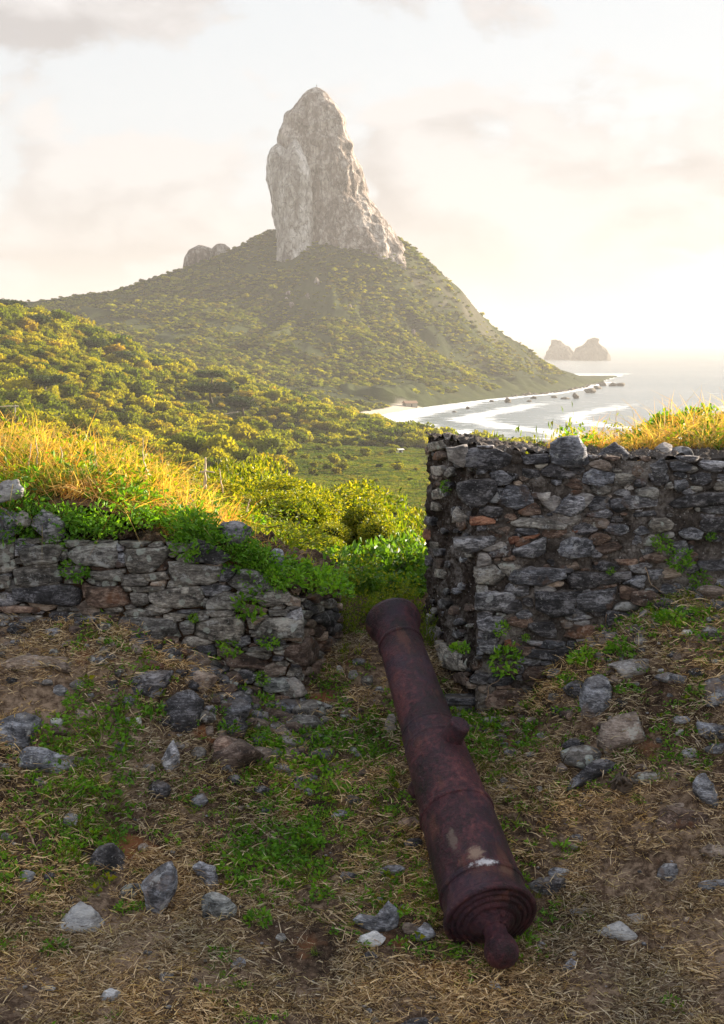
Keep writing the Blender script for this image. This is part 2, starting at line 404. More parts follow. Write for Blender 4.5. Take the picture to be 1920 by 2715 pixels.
# ------------------------------------------------------------------ sea
m_sea, t, out = new_mat('sea_water')
geo = t.node('ShaderNodeNewGeometry'); pos = geo.outputs['Position']
ps = t.scale(pos, (0.35, 1.0, 1.0))
h = t.math('ADD', t.math('MULTIPLY', t.noise(ps, 0.09, 5, 0.6), 3.0), t.noise(ps, 0.5, 4, 0.6))
bmp = t.node('ShaderNodeBump', ins={'Height': h, 'Strength': 0.6, 'Distance': 1.2})
fo = t.node('ShaderNodeAttribute', attribute_name='foam').outputs['Fac']
fn = t.noise(t.scale(pos, (0.06, 0.16, 1)), 1.0, 6, 0.68, 0.6)
foam = t.sstep(t.math('ADD', fn, t.math('MULTIPLY', fo, 0.42)), 0.62, 0.74)
wcap = t.sstep(t.noise(t.scale(pos, (0.012, 0.05, 1)), 1.0, 7, 0.7, 0.3), 0.655, 0.72)
foam = t.math('MAXIMUM', foam, t.math('MULTIPLY', wcap, 0.35))
wc = t.ramp(t.noise(pos, 0.004, 4), [(0.35, (0.16, 0.2, 0.21)), (0.65, (0.22, 0.25, 0.25))])
shal = t.node('ShaderNodeAttribute', attribute_name='shallow').outputs['Fac']
wc = t.mix(shal, wc, (0.5, 0.42, 0.34))
c = t.mix(foam, wc, (0.85, 0.85, 0.84))
p = t.node('ShaderNodeBsdfPrincipled', ins={'Base Color': c, 'IOR': 1.33, 'Specular IOR Level': 0.5})
t.l.new(t.math('MULTIPLY_ADD', foam, 0.5, 0.22), p.inputs['Roughness']); t.l.new(bmp.outputs[0], p.inputs['Normal'])
t.l.new(p.outputs[0], out.inputs[0])
sy = np.concatenate([np.linspace(-3000, 300, 12), np.geomspace(330, 2400, 260), np.geomspace(2450, 60000, 60)])
su = np.linspace(-1, 1, 330); su = np.sign(su)*(0.18*np.abs(su)+0.82*np.abs(su)**3)
Ys, Us = np.meshgrid(sy, su, indexing='ij'); Xs = Us*np.maximum(np.abs(Ys)*1.3, 4000)*1.0
Xs = np.where(Ys > 300, Us*np.maximum(Ys*2.2, 1200), Us*np.maximum(4000, 1200))
ds = shore_dist(Xs, Ys)
nn = fbm(P3(Xs/90, Ys/90), 3)
band = lambda c0, wd: np.exp(-((ds+10*nn-c0)/wd)**2)
bay = sm(-np.abs(Ys-860), -330, -120)
foamv = np.clip(bay*(1.0*band(12, 16)+0.75*band(62, 12)+0.6*band(125, 12)+0.5*band(200, 12)+0.05*sm(-ds, -170, -20)) + (ds < 14)*(Ys > 1100)*0.8, 0, 1.2)*(Ys > 300)*(Ys < 2200)
shal = sm(-ds, -26, -4)*bay
add('sea', mesh_np('sea', np.stack([Xs, Ys, 0*Xs], -1).reshape(-1, 3), grid_faces(len(su), len(sy)), [m_sea], attrs={'foam': foamv.ravel(), 'shallow': shal.ravel()}), kind='structure')

# ------------------------------------------------------------------ rock of the peak and the islets
def mat_rock(name, lo, mid, hi, sc=0.06, zs=0.45):
    m, t, out = new_mat(name); geo = t.node('ShaderNodeNewGeometry'); pos = geo.outputs['Position']
    v = t.scale(pos, (1, 1, zs))
    a = t.noise(v, sc, 7, 0.68, 0.4); b = t.noise(v, sc*6, 5, 0.7)
    vor = t.node('ShaderNodeTexVoronoi', feature='DISTANCE_TO_EDGE', ins={'Scale': sc*2.2}); t.l.new(t.add(v, t.scale(t.noise(v, sc*3, 3, out=1), (9, 9, 9))), vor.inputs['Vector'])
    crack = t.sstep(vor.outputs[0], 0.06, 0.0)
    c = t.ramp(t.math('MULTIPLY_ADD', b, 0.45, t.math('MULTIPLY', a, 0.6)), [(0.36, lo), (0.5, mid), (0.62, hi)])
    st_ = t.noise(t.scale(pos, (1, 1, .08)), sc*2.2, 4, .6); c = t.mix(t.math('MULTIPLY', t.sstep(st_, .52, .68), .55), c, tuple(x*.75 for x in lo))
    c = t.mix(t.math('MULTIPLY', crack, 0.5), c, tuple(x*0.35 for x in lo))
    hgt = t.math('ADD', t.math('MULTIPLY', a, 2.0), t.math('SUBTRACT', b, t.math('MULTIPLY', crack, 0.6)))
    bm = t.node('ShaderNodeBump', ins={'Height': hgt, 'Strength': 1.0, 'Distance': 0.09/sc})
    p = t.node('ShaderNodeBsdfPrincipled', ins={'Base Color': c, 'Roughness': 0.9, 'Specular IOR Level': 0.2}); t.l.new(bm.outputs[0], p.inputs['Normal'])
    t.l.new(p.outputs[0], out.inputs[0]); return m
m_peak = mat_rock('peak_rock', (0.05, 0.035, 0.028), (0.19, 0.15, 0.125), (0.52, 0.46, 0.41))
m_islet = mat_rock('islet_rock', (0.05, 0.045, 0.035), (0.09, 0.08, 0.06), (0.14, 0.12, 0.09), 0.02)
def c5(x, y): return 400+x/1.624, 180+y/1.624
def column(L, Rr, D0, depth, rows, seg, zbot, seed, amp, front=None, sup=2.4):
    """stack of rounded sections between a left and a right outline (crop pixels) at distance D0"""
    L = np.array([c5(*p) for p in L]); Rr = np.array([c5(*p) for p in Rr]); top = min(L[0, 1], Rr[0, 1]); bot = max(L[-1, 1], Rr[-1, 1])
    tt = np.linspace(0, 1, rows)**0.85; yy = top + (bot-top)*tt
    xl = np.interp(yy, L[:, 1], L[:, 0]); xr = np.interp(yy, Rr[:, 1], Rr[:, 0]); V = []
    th = np.linspace(0, 2*np.pi, seg, endpoint=False)
    for k in range(rows):
        y0 = D0 + (front(tt[k]) if front else 0)
        pa = at(xl[k], yy[k], y0); pb = at(xr[k], yy[k], y0); cx = (pa.x+pb.x)/2; hw = max(abs(pb.x-pa.x)/2, 0.3)
        c_, s_ = np.cos(th), np.sin(th); r = (np.abs(c_)**sup+np.abs(s_)**sup)**(-1/sup)
        V.append(np.stack([cx+hw*r*c_, y0+hw*depth*r*s_, np.full(seg, pa.z)], -1))
    V = np.array(V).reshape(-1, 3)
    cen = V.reshape(rows, seg, 3).mean(1)[:, None].repeat(seg, 1).reshape(-1, 3); nrm = unit((V-cen)*[1, 1, 0]+1e-6)
    q = V*[1, 1, 0.3]
    d = amp*(3.4*ridged(q/30, 3, seed=seed) - 2.0 + 1.3*ridged(q/12, 2, seed=seed+7)*sm(fbm(V/30, 2, seed=seed+40), -.4, .4) + .45*fbm(V/4, 2, seed=seed+3) + 1.6*ridged(V*[.25, .25, 1]/22+fbm(V/25, 2, seed=8)[:, None]*.5, 2, seed=seed+9))
    fade = np.clip(np.repeat(tt, seg)*7, 0.05, 1)
    V = V + nrm*(d*fade)[:, None]; V[:, 2] += (0.8*amp*fbm(V/6, 3, seed=seed+21))
    tipv = cen[0]+[0, 0, 0.6]; Fq = grid_faces(seg, rows, True); k = np.arange(seg)
    T = np.stack([(k+1) % seg, k, np.full(seg, rows*seg)], -1)
    return np.vstack([V, tipv]), Fq, T
mainL = [(700, 84), (680, 92), (655, 115), (610, 163), (580, 205), (577, 245), (567, 300), (560, 330), (556, 380), (570, 450), (560, 560), (555, 650), (560, 720), (560, 860)]
mainR = [(722, 84), (745, 98), (770, 125), (810, 180), (835, 250), (852, 310), (885, 370), (915, 430), (930, 480), (942, 550), (985, 610), (1020, 680), (1052, 725), (1100, 800), (1140, 860), (1160, 900)]
lobeL = [(543, 328), (520, 345), (499, 390), (492, 440), (499, 480), (514, 510), (517, 560), (522, 620), (532, 670), (537, 720), (545, 760), (542, 850)]
lobeR = [(552, 328), (580, 350), (600, 390), (610, 450), (640, 520), (650, 600), (660, 700), (670, 850)]
ribL = [(618, 308), (590, 345), (562, 390), (545, 450), (533, 520), (545, 600), (550, 700), (548, 850)]
ribR = [(626, 308), (645, 345), (658, 395), (682, 470), (692, 560), (690, 650), (702, 760), (715, 850)]
pk = [column(mainL, mainR, 1500, 0.8, 300, 330, 0, 3, 1.0), column(lobeL, lobeR, 1480, 0.9, 170, 150, 0, 31, 0.9),
      column(ribL, ribR, 1458, 0.9, 190, 160, 0, 57, 0.75, front=lambda q: 6*(1-q))]
m_pale = mat_rock('pale_peak_rock', (0.09, 0.075, 0.065), (0.32, 0.285, 0.255), (0.68, 0.64, 0.6))
V, Fs = join(pk); nq = [len(q) for _, q, _ in pk]; ntr = [len(q) for _, _, q in pk]
add('rock_spire', mesh_np('rock_spire', V, Fs, [m_peak, m_pale], midx=np.r_[[0]*nq[0], [1]*(nq[1]+nq[2]), [0]*ntr[0], [1]*(ntr[1]+ntr[2])]), kind='structure')
# pale knob on the left shoulder, small outcrops in the scrub
kb = [column([(200, 764), (165, 785), (148, 820), (143, 865), (140, 900)], [(225, 764), (255, 775), (268, 800), (262, 840), (270, 900)], 1490, 1.0, 50, 70, 0, 77, .35),
      column([(285, 758), (266, 775), (262, 820)], [(320, 760), (340, 775), (350, 810)], 1500, 1.0, 30, 50, 0, 78, .3)]
V, Fs = join(kb); add('rock_outcrop', mesh_np('rock_outcrop', V, Fs, [m_peak]), kind='structure')
def blob_rock(cx, cy, cz, sx, sy, sz, seed, n=26, m=18, amp=0.22):
    th = np.linspace(0, 2*np.pi, n, endpoint=False); ph = np.linspace(0.02, np.pi-0.02, m)
    Ph, Th = np.meshgrid(ph, th, indexing='ij'); u = np.stack([np.sin(Ph)*np.cos(Th), np.sin(Ph)*np.sin(Th), np.cos(Ph)], -1).reshape(-1, 3)
    r = 1+amp*ridged(u*1.3+seed*3.1, 4, seed=seed); rs = np.random.default_rng(seed); V = u*r[:, None]
    for _ in range(9):
        nn_ = unit(rs.normal(size=3)); dd = V@nn_-rs.uniform(.6, .85); V = V-nn_*np.maximum(dd, 0)[:, None]*.85
    return V*[sx, sy, sz]+[cx, cy, cz], grid_faces(n, m, True), np.zeros((0, 3), int)
oc = []
for i, (x, y, wpx) in enumerate([(715, 925, 34), (590, 975, 22), (675, 985, 20), (605, 1022, 20), (585, 995, 14), (1000, 995, 14), (860, 1030, 16), (1130, 1140, 20), (940, 1120, 16)]):
    px, py = c5(x, y); d = ray(px, py); yy = np.linspace(900, 1600, 700); zz = CAMZ + yy*d.z/d.y; hh = land(yy*d.x/d.y, yy); hit = np.argmax(zz < hh) if (zz < hh).any() else 0
    Y = yy[hit] if hit else 1380; P = at(px, py, Y-3); s = wpx/1.624*Y/F*0.5
    oc.append(blob_rock(P.x, P.y+s*.4, P.z, s, s, s*1.5, 100+i))
V, Fs = join(oc); add('rock_outcrop', mesh_np('rock_outcrop', V, Fs, [m_peak]), kind='structure')
# two islets on the horizon, both cone shaped
def islet(prof, D0, seed):
    prof = [(900+x/1.592, 850+y/1.592) for x, y in prof]; prof = np.array(prof); top = prof[:, 1].min(); i0 = int(prof[:, 1].argmin())
    L = prof[:i0+1][::-1]; Rr = prof[i0:]; yy = np.linspace(top, prof[:, 1].max(), 60); V = []; th = np.linspace(0, 2*np.pi, 90, endpoint=False)
    for y in yy:
        a = at(np.interp(y, L[:, 1], L[:, 0]), y, D0); b = at(np.interp(y, Rr[:, 1], Rr[:, 0]), y, D0); hw = (b.x-a.x)/2+.5
        V.append(np.stack([(a.x+b.x)/2+hw*np.cos(th), D0+hw*0.9*np.sin(th), np.full(90, a.z)], -1))
    V = np.array(V).reshape(-1, 3); V[:, 0] += 5*fbm(V/22, 4, seed=seed); V[:, 1] += 12*ridged(V*[1, 1, .4]/30, 3, seed=seed+2); V[:, 2] += 3*fbm(V/14, 3, seed=seed+5)
    V[-90:, 2] = -6; return V, grid_faces(90, 60, True), np.zeros((0, 3), int)
V, Fs = join([islet([(868, 165), (875, 130), (895, 105), (900, 82), (915, 80), (935, 85), (950, 102), (975, 120), (990, 140), (1000, 165)], 4150, 5)]); add('rock_islet', mesh_np('rock_islet', V, Fs, [m_islet]), kind='structure')
V, Fs = join([islet([(980, 165), (995, 135), (1000, 118), (1030, 105), (1050, 82), (1075, 72), (1090, 78), (1100, 100), (1125, 118), (1140, 135), (1148, 165)], 4000, 9)]); add('rock_islet', mesh_np('rock_islet', V, Fs, [m_islet]), kind='structure')
# boulders in the surf at the foot of the mountain
m_surf = mat_rock('surf_rock', (0.09, 0.07, 0.05), (0.17, 0.14, 0.11), (0.3, 0.26, 0.2), 0.25)
def c7(x, y): return 900+x/1.592, 850+y/1.592
for i, (x, y, wpx, hpx, lb) in enumerate([
 (1061, 296, 52, 22, 'flat topped brown boulder standing in the sea off the rocky point'), (1188, 270, 40, 16, 'low outermost rock off the tip of the headland'),
 (1155, 271, 32, 14, 'brown rock beside the outermost rock off the headland'), (1110, 268, 34, 18, 'rough rock at the very tip of the headland'),
 (1090, 283, 36, 12, 'low dark rock awash just inside the headland tip'), (998, 320, 26, 22, 'upright boulder in shallow water below the scree slope'),
 (955, 328, 34, 9, 'low flat rock awash left of the upright boulder'), (908, 322, 26, 9, 'small rock at the waterline beneath the scree'),
 (802, 340, 20, 7, 'tiny rock in the surf along the boulder shore'), (820, 326, 24, 9, 'small dark boulder on the shore below the scrub slope'), (708, 340, 30, 15, 'dark pointed boulder on the stony end of the beach'),
 (540, 370, 18, 10, 'small dark rock standing in the shallows of the beach'), (485, 385, 22, 6, 'flat dark stone lying on the wet sand'), (642, 340, 18, 8, 'grey stone where the sand meets the boulders')]):
    px, py = c7(x, y+hpx*0.4); Y = -CAMZ/(ray(px, py).z/ray(px, py).y); P = at(px, py, Y); s = wpx/1.592*Y/F*0.5; hh = hpx/1.592*Y/F
    V, Fs = join([blob_rock(0, 0, hh*.35, s, s*.8, hh*.75, 200+i)]); add('boulder', mesh_np('boulder', V, Fs, [m_surf]), loc=P, label=lb, category='boulder', group='boulders along the shore')
rs = np.random.default_rng(4); st = []
for i in range(420):
    k = rs.uniform(0, 4.3); j = int(k); q = sh[j]+(sh[j+1]-sh[j])*(k-j); ab = unit(sh[j+1]-sh[j]); nrm = np.array([-ab[1], ab[0]]); q = q-nrm*rs.uniform(-5, 12)
    s = rs.lognormal(-.25, .45); st.append(blob_rock(q[0], q[1], 0.3+0.25*max(0, -shore_dist(*map(np.array, q))*.5), s*1.2, s, s*.8, 300+i, 8, 6))
V, Fs = join(st); add('shore_rubble', mesh_np('shore_rubble', V, Fs, [m_surf]), kind='stuff')
# tiny navigation beacon on the summit, beach hut
m_dark, t, out = new_mat('weathered_steel'); p = t.node('ShaderNodeBsdfPrincipled', ins={'Base Color': (.06, .055, .05, 1), 'Roughness': .7}); t.l.new(p.outputs[0], out.inputs[0])
tp = at(839.5, 231, 1500); bc = thing('summit_beacon', 'tiny dark beacon mast on the very tip of the rock spire', 'beacon', tp)
v, q, tr_ = tube([(0, 0, -1.2), (0, 0, 2.6)], [.25, .2], 6); add('mast', mesh_np('mast', v, [q, tr_], [m_dark]), bc)
v, q, tr_ = tube([(0, 0, 1.6), (0, 0, 1.7), (0, 0, 2.5), (0, 0, 2.6)], [.1, .55, .55, .1], 8); add('lamp', mesh_np('lamp', v, [q, tr_], [m_dark]), bc)

# ------------------------------------------------------------------ haze (sea spray in the air)
m_haze, t, out = new_mat('sea_haze'); pv = t.node('ShaderNodeVolumePrincipled', ins={'Color': (0.64, 0.62, 0.60, 1), 'Density': 0.00016, 'Anisotropy': 0.2})
t.l.new(pv.outputs[0], out.inputs['Volume'])
X0, X1, Y0, Y1, Z0, Z1 = -70000, 70000, -3500, 61000, -32, 330
V = np.array([(x, y, z) for z in (Z0, Z1) for y in (Y0, Y1) for x in (X0, X1)])
add('haze', mesh_np('haze', V, np.array([(0, 2, 3, 1), (4, 5, 7, 6), (0, 1, 5, 4), (2, 6, 7, 3), (0, 4, 6, 2), (1, 3, 7, 5)]), [m_haze], smooth=False), kind='stuff')
# ------------------------------------------------------------------ trees
m_treeleaf = mat_leaf('tree_leaf', [(0.05, 0.08, 0.005), (0.12, 0.145, 0.006), (0.21, 0.21, 0.006), (0.32, 0.29, 0.008), (0.16, 0.185, 0.006), (0.28, 0.21, 0.02)], trans=0.55)
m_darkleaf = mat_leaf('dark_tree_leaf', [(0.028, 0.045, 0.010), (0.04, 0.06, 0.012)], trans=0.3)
m_farleaf = mat_leaf('mountain_tree_leaf', [(0.07, 0.085, 0.008), (0.11, 0.135, 0.008), (0.28, 0.28, 0.01), (0.13, 0.115, 0.02), (.05, .065, .01), (.2, .22, .01)], trans=0.55)
def mat_bark(name, a, b):
    m, t, out = new_mat(name); geo = t.node('ShaderNodeNewGeometry')
    n = t.noise(t.scale(geo.outputs['Position'], (1, 1, .3)), 30, 4); c = t.ramp(n, [(0.3, a), (0.7, b)])
    p = t.node('ShaderNodeBsdfPrincipled', ins={'Base Color': c, 'Roughness': 0.9}); bm = t.node('ShaderNodeBump', ins={'Height': n, 'Strength': .6, 'Distance': .02})
    t.l.new(bm.outputs[0], p.inputs['Normal']); t.l.new(p.outputs[0], out.inputs[0]); return m
m_bark = mat_bark('bark', (0.06, 0.045, 0.03), (0.17, 0.14, 0.1))
def crown_mesh(name, nlob, nleaf, leaf, flat, seed, mat, inner=True, spread=0.55):
    """crown of about unit radius: leaf clumps spread over several lobes with gaps between them"""
    rs = np.random.default_rng(seed); C = []; 
    for k in range(nlob):
        a = rs.uniform(0, 2*np.pi); r = spread*np.sqrt(rs.uniform()) if k else 0; C.append((r*np.cos(a), r*np.sin(a), rs.uniform(-.15, .45)*flat, rs.uniform(.34, .58)))
    C = np.array(C); k = rs.integers(0, nlob, nleaf); u = unit(rs.normal(size=(nleaf, 3))); u[:, 2] = np.abs(u[:, 2])*1.1-0.35*rs.uniform(size=nleaf); u = unit(u)
    rr = C[k, 3]*rs.uniform(.72, 1.08, nleaf)
    P = C[k, :3]+u*rr[:, None]*[1, 1, flat]
    Dr = unit(u+rs.normal(size=(nleaf, 3))*.8)
    n = nleaf; S = unit(np.cross(Dr, unit(rs.normal(size=(n, 3))))); L = leaf*rs.uniform(.6, 1.3, n)[:, None]
    V = np.stack([P-Dr*L*.5-S*L*.28, P-Dr*L*.4+S*L*.34, P+Dr*L*.5+S*L*.2, P+Dr*L*.45-S*L*.3], 1).reshape(-1, 3)
    Q = np.arange(n)[:, None]*4+[0, 1, 2, 3]; parts = [(V, Q, np.zeros((0, 3), int))]
    if inner:
        for c in C:
            v, q, tt = blob_rock(c[0], c[1], c[2], c[3]*.78, c[3]*.78, c[3]*.78*flat, seed+int(c[3]*100), 9, 6, .1); parts.append((v, q, tt))
    V, Fs = join(parts); return mesh_np(name, V, Fs, [mat], smooth=False)
def trunk_mesh(name, h, r, seed, mat, limbs=4):
    rs = np.random.default_rng(seed); parts = [tube([(0, 0, -.5*h*.3), (rs.uniform(-.1, .1)*h, 0, .5*h), (0, rs.uniform(-.1, .1)*h, h)], [r*1.3, r, r*.6], 6)]
    for k in range(limbs):
        a = rs.uniform(0, 6.28); parts.append(tube([(0, 0, h*.55), (.3*h*math.cos(a), .3*h*math.sin(a), h*.95), (.5*h*math.cos(a), .5*h*math.sin(a), h*1.25)], [r*.6, r*.4, r*.15], 5))
    V, Fs = join(parts); return mesh_np(name, V, Fs, [mat])
mid = [crown_mesh('tree_crown', 8, 620, .17, .72, 40+k, m_treeleaf) for k in range(5)]
mid_dark = [crown_mesh('dark_crown', 11, 760, .13, .45, 60+k, m_darkleaf) for k in range(2)]
far = [crown_mesh('far_crown', 5, 150, .30, .7, 80+k, m_farleaf) for k in range(5)]
near = [crown_mesh('near_crown', 12, 4200, .075, .8, 90+k, m_treeleaf) for k in range(3)]
trunkm = trunk_mesh('tree_trunk', 1.0, .05, 5, m_bark)

def jitter_grid(x0, x1, y0, y1, s, rs):
    X, Y = np.meshgrid(np.arange(x0, x1, s), np.arange(y0, y1, s)); n = X.size
    return X.ravel()+rs.uniform(-.5, .5, n)*s, Y.ravel()+rs.uniform(-.5, .5, n)*s
def in_view(x, y, m=0.06): return np.abs(x/y) < 0.2547+m
rs = np.random.default_rng(12)
# valley meadow without trees (grass and low scrub)
def meadow(x, y):
    n = fbm(P3(x/35, y/35), 3, seed=8)
    cx = 8 + (y-330)*0.06; return ((y < 560)*(y > 235)*(x > cx-42+14*n)*(x < 130)*1.0)
X, Y = jitter_grid(-330, 330, 62, 880, 4.1, rs)
k = in_view(X, Y) & (shore_dist(X, Y) < -7); X, Y = X[k], Y[k]; Z = land(X, Y)
n = len(X); md = meadow(X, Y); low = (rs.uniform(size=n) < .25)
hn = fbm(P3(X/45, Y/45), 3, seed=21); S = rs.choice([1.9, 2.4, 3.0, 4.3], n, p=[.3, .3, .25, .15])*rs.uniform(.85, 1.15, n)*(1+0.5*hn.clip(-.6, 1)); S = np.where(Y < 150, S*.62, S)
roadl = np.array([(-84, 575), (-55, 632), (-5, 606), (20, 575)], float)   # line of the track
def polyd(x, y, L):
    q = np.stack([x, y], -1); b = np.full(len(x), 1e9)
    for i in range(len(L)-1):
        a, c = L[i], L[i+1]; ab = c-a; tt = np.clip(((q-a)@ab)/(ab@ab), 0, 1); b = np.minimum(b, np.linalg.norm(q-a-tt[:, None]*ab, axis=1))
    return b
rd = polyd(X, Y, roadl)
keep = ~((md > .5) & (rs.uniform(size=n) < .93)) & (rd > 2.0)
X, Y, Z, S, md, hn = [v[keep] for v in (X, Y, Z, S, md, hn)]; S = np.where(md > .5, S*.45, S); n = len(X)
# which of them the photograph shows largest: 290 nearest in sight
def visible(x, y, z, h):
    ok = np.ones(len(x), bool)
    for f in (.03, .06, .12, .2, .3, .4, .5, .6, .7, .8, .87, .93, .97):
        g = land(x*f, y*f, False)+np.where(y*f > 62, 1.5, 0.0); zl = CAMZ+(z+h-CAMZ)*f; ok &= zl > g
    return ok
app = S/Y; px_, py_ = proj(np.stack([X, Y, Z+S], -1))
cand = (Y < 560) & (px_ > -60) & (px_ < 1350) & (py_ < 1330) & (md < .5)
vis = np.zeros(n, bool); ci = np.where(cand)[0]; vis[ci] = visible(X[ci], Y[ci], Z[ci], S[ci]*1.6)
order = np.argsort(-np.where(vis, app, 0))[:282]; isth = np.zeros(n, bool); isth[order] = True
idx = rs.integers(0, 5, n)
def tree(x, y, z, s, crown, label, group, sq=1.0, rot=None, th=0.55):
    o = thing('tree', label, 'tree', (x, y, z-.2), group); o.rotation_euler.z = rs.uniform(0, 6.28) if rot is None else rot; o.scale = (s, s, s*sq)
    c = add('crown', crown, o); c.location = (0, 0, th+.15); add('trunk', trunkm, o).scale = (1, 1, th+.3); return o
for i in order:
    cr = near[i % 3] if Y[i] < 210 else mid[idx[i]]
    cx_ = int(np.digitize(px_[i], [45, 299, 468, 629, 930])); ry_ = 0 if py_[i] < 1105 else 1 if py_[i] < 1180 else 2
    cn = ['left of the tallest power pole', 'between the tallest pole and the thin pole', 'between the thin pole and the transformer pole', 'between the transformer pole and the short pole', 'between the short pole and the meadow pole', 'right of the meadow pole'][cx_]
    rn = ['sunlit upper woodland tree ', 'tree level with the poles ', 'low woodland tree near the thicket '][ry_]; zone = (rn+cn, rn.strip(' ,')+' '+cn)
    tree(X[i], Y[i], Z[i], S[i]*1.12, cr, zone[0], zone[1], 1.0)
m_ = ~isth; rot = np.stack([rs.normal(0, .08, n), rs.normal(0, .08, n), rs.uniform(0, 6.28, n)], -1)
sc = np.stack([S*1.12, S*1.12, S*rs.uniform(.95, 1.5, n)], -1); P = np.stack([X, Y, Z+S*.45], -1)
scatter('woodland', P[m_], rot[m_], sc[m_], idx[m_], mid)
# wide dark umbrella crowns that stand out of the slope
for px, py, yy, s, lb in [(560, 1000, 560, 8.5, 'broad dark flat topped tree standing out in mid slope of the sunlit hill'), (645, 1042, 585, 8, 'greyish spreading tree just below the broad dark flat topped one'),
    (110, 1100, 370, 7.5, 'flat dark crown spreading beside the poles near the hillside track'), (560, 975, 640, 6, 'smaller dark crown directly above the broad flat topped tree'),
    (115, 985, 470, 6.5, 'dark rounded crown halfway up the hillside over the flat one'), (250, 905, 640, 9, 'big dark domed tree near the top of the hill crest'), (320, 935, 640, 7, 'dark domed tree one step down the crest from the biggest dome'),
    (100, 880, 640, 9, 'dark round tree high on the hill beneath the crest trees'), (20, 840, 680, 8, 'dark bushy tree where the crest meets the picture edge'), (400, 965, 660, 7, 'dark tree marking the middle of the descending crest'),
    (730, 1040, 720, 7, 'dark flattened tree low on the descending crest'), (800, 1065, 720, 6.5, 'last dark tree of the crest before the beach')]:
    d = ray(px, py); x = yy*d.x/d.y; z = float(land(np.array([x]), np.array([float(yy)]))[0]); zt = CAMZ+yy*d.z/d.y
    s *= 1.2; tree(x, yy, max(z, zt-s*.9), s, mid_dark[int(px) % 2], lb, None, .8, th=.4)
# mountain woods
X, Y = jitter_grid(-560, 320, 880, 1760, 4.3, rs); k = in_view(X, Y, .05) & (shore_dist(X, Y) < -14); X, Y = X[k], Y[k]; Z = land(X, Y)
e = 3.0; gx = (land(X+e, Y)-Z)/e; gy = (land(X, Y+e)-Z)/e; sl = np.hypot(gx, gy); n = len(X)
bare = fbm(P3(X/40, Y/40), 4, seed=33); inrock = (np.abs(X+32) < 40) & (np.abs(Y-1500) < 35)
keep = (sl < 1.25) & ~((bare > .55) & (rs.uniform(size=n) < .8)) & ~inrock & ~((gy < -.1) & False) & (Y < 1640)
X, Y, Z, bare = X[keep], Y[keep], Z[keep], bare[keep]; n = len(X); S = rs.lognormal(0, .28, n)*2.35*(1-.35*sm(bare, .1, .7))
scatter('mountain_woodland', np.stack([X, Y, Z+S*.25], -1), np.stack([np.zeros(n), np.zeros(n), rs.uniform(0, 6.28, n)], -1), np.stack([S*1.25, S*1.25, S*rs.uniform(.6, 1.15, n)], -1), rs.integers(0, 5, n), far)
# low scrub on the meadow
m_scrub = mat_leaf('meadow_scrub_leaf', [(0.06, 0.10, 0.01), (0.1, 0.15, 0.012), (0.16, 0.19, 0.02), (0.17, 0.15, 0.03)], trans=.4)
scr = [crown_mesh('scrub_clump', 6, 200, .3, .5, 120+k, m_scrub) for k in range(3)]
X, Y = jitter_grid(-60, 150, 150, 620, 1.5, rs); k = in_view(X, Y) & (meadow(X, Y) > .5) & (shore_dist(X, Y) < -5); X, Y = X[k], Y[k]; Z = land(X, Y); n = len(X)
S = rs.lognormal(0, .35, n)*.85
scatter('meadow_scrub', np.stack([X, Y, Z-.05], -1), np.stack([np.zeros(n), np.zeros(n), rs.uniform(0, 6.28, n)], -1), np.stack([S*1.5, S*1.5, S*.6], -1), rs.integers(0, 3, n), scr)

# track, poles and wires
m_pole = mat_bark('pole_wood', (0.2, 0.18, 0.15), (0.36, 0.33, 0.28)); m_wire, t, out = new_mat('cable'); p = t.node('ShaderNodeBsdfPrincipled', ins={'Base Color': (.16, .13, .1, 1), 'Roughness': .7}); t.l.new(p.outputs[0], out.inputs[0])
m_track, t, out = new_mat('track_dust'); geo = t.node('ShaderNodeNewGeometry'); p = t.node('ShaderNodeBsdfPrincipled', ins={'Base Color': t.ramp(t.noise(geo.outputs['Position'], .6, 5), [(.3, (.22, .16, .1)), (.7, (.36, .28, .18))]), 'Roughness': .95}); t.l.new(p.outputs[0], out.inputs[0])
L = roadl; tt = np.linspace(0, len(L)-1.001, 160); c = np.array([L[int(a)]+(L[int(a)+1]-L[int(a)])*(a-int(a)) for a in tt]); c[1:-1] = (c[:-2]+c[1:-1]+c[2:])/3
tn = unit(np.gradient(c, axis=0)); nr = np.stack([-tn[:, 1], tn[:, 0]], -1); V = []
for o_ in (-1.5, 0, 1.5):
    q = c+nr*o_; V.append(np.stack([q[:, 0], q[:, 1], land(q[:, 0], q[:, 1])+.35], -1))
add('dirt_track', mesh_np('dirt_track', np.stack(V, 1).reshape(-1, 3), grid_faces(3, len(c)), [m_track]), kind='structure')
tops = []
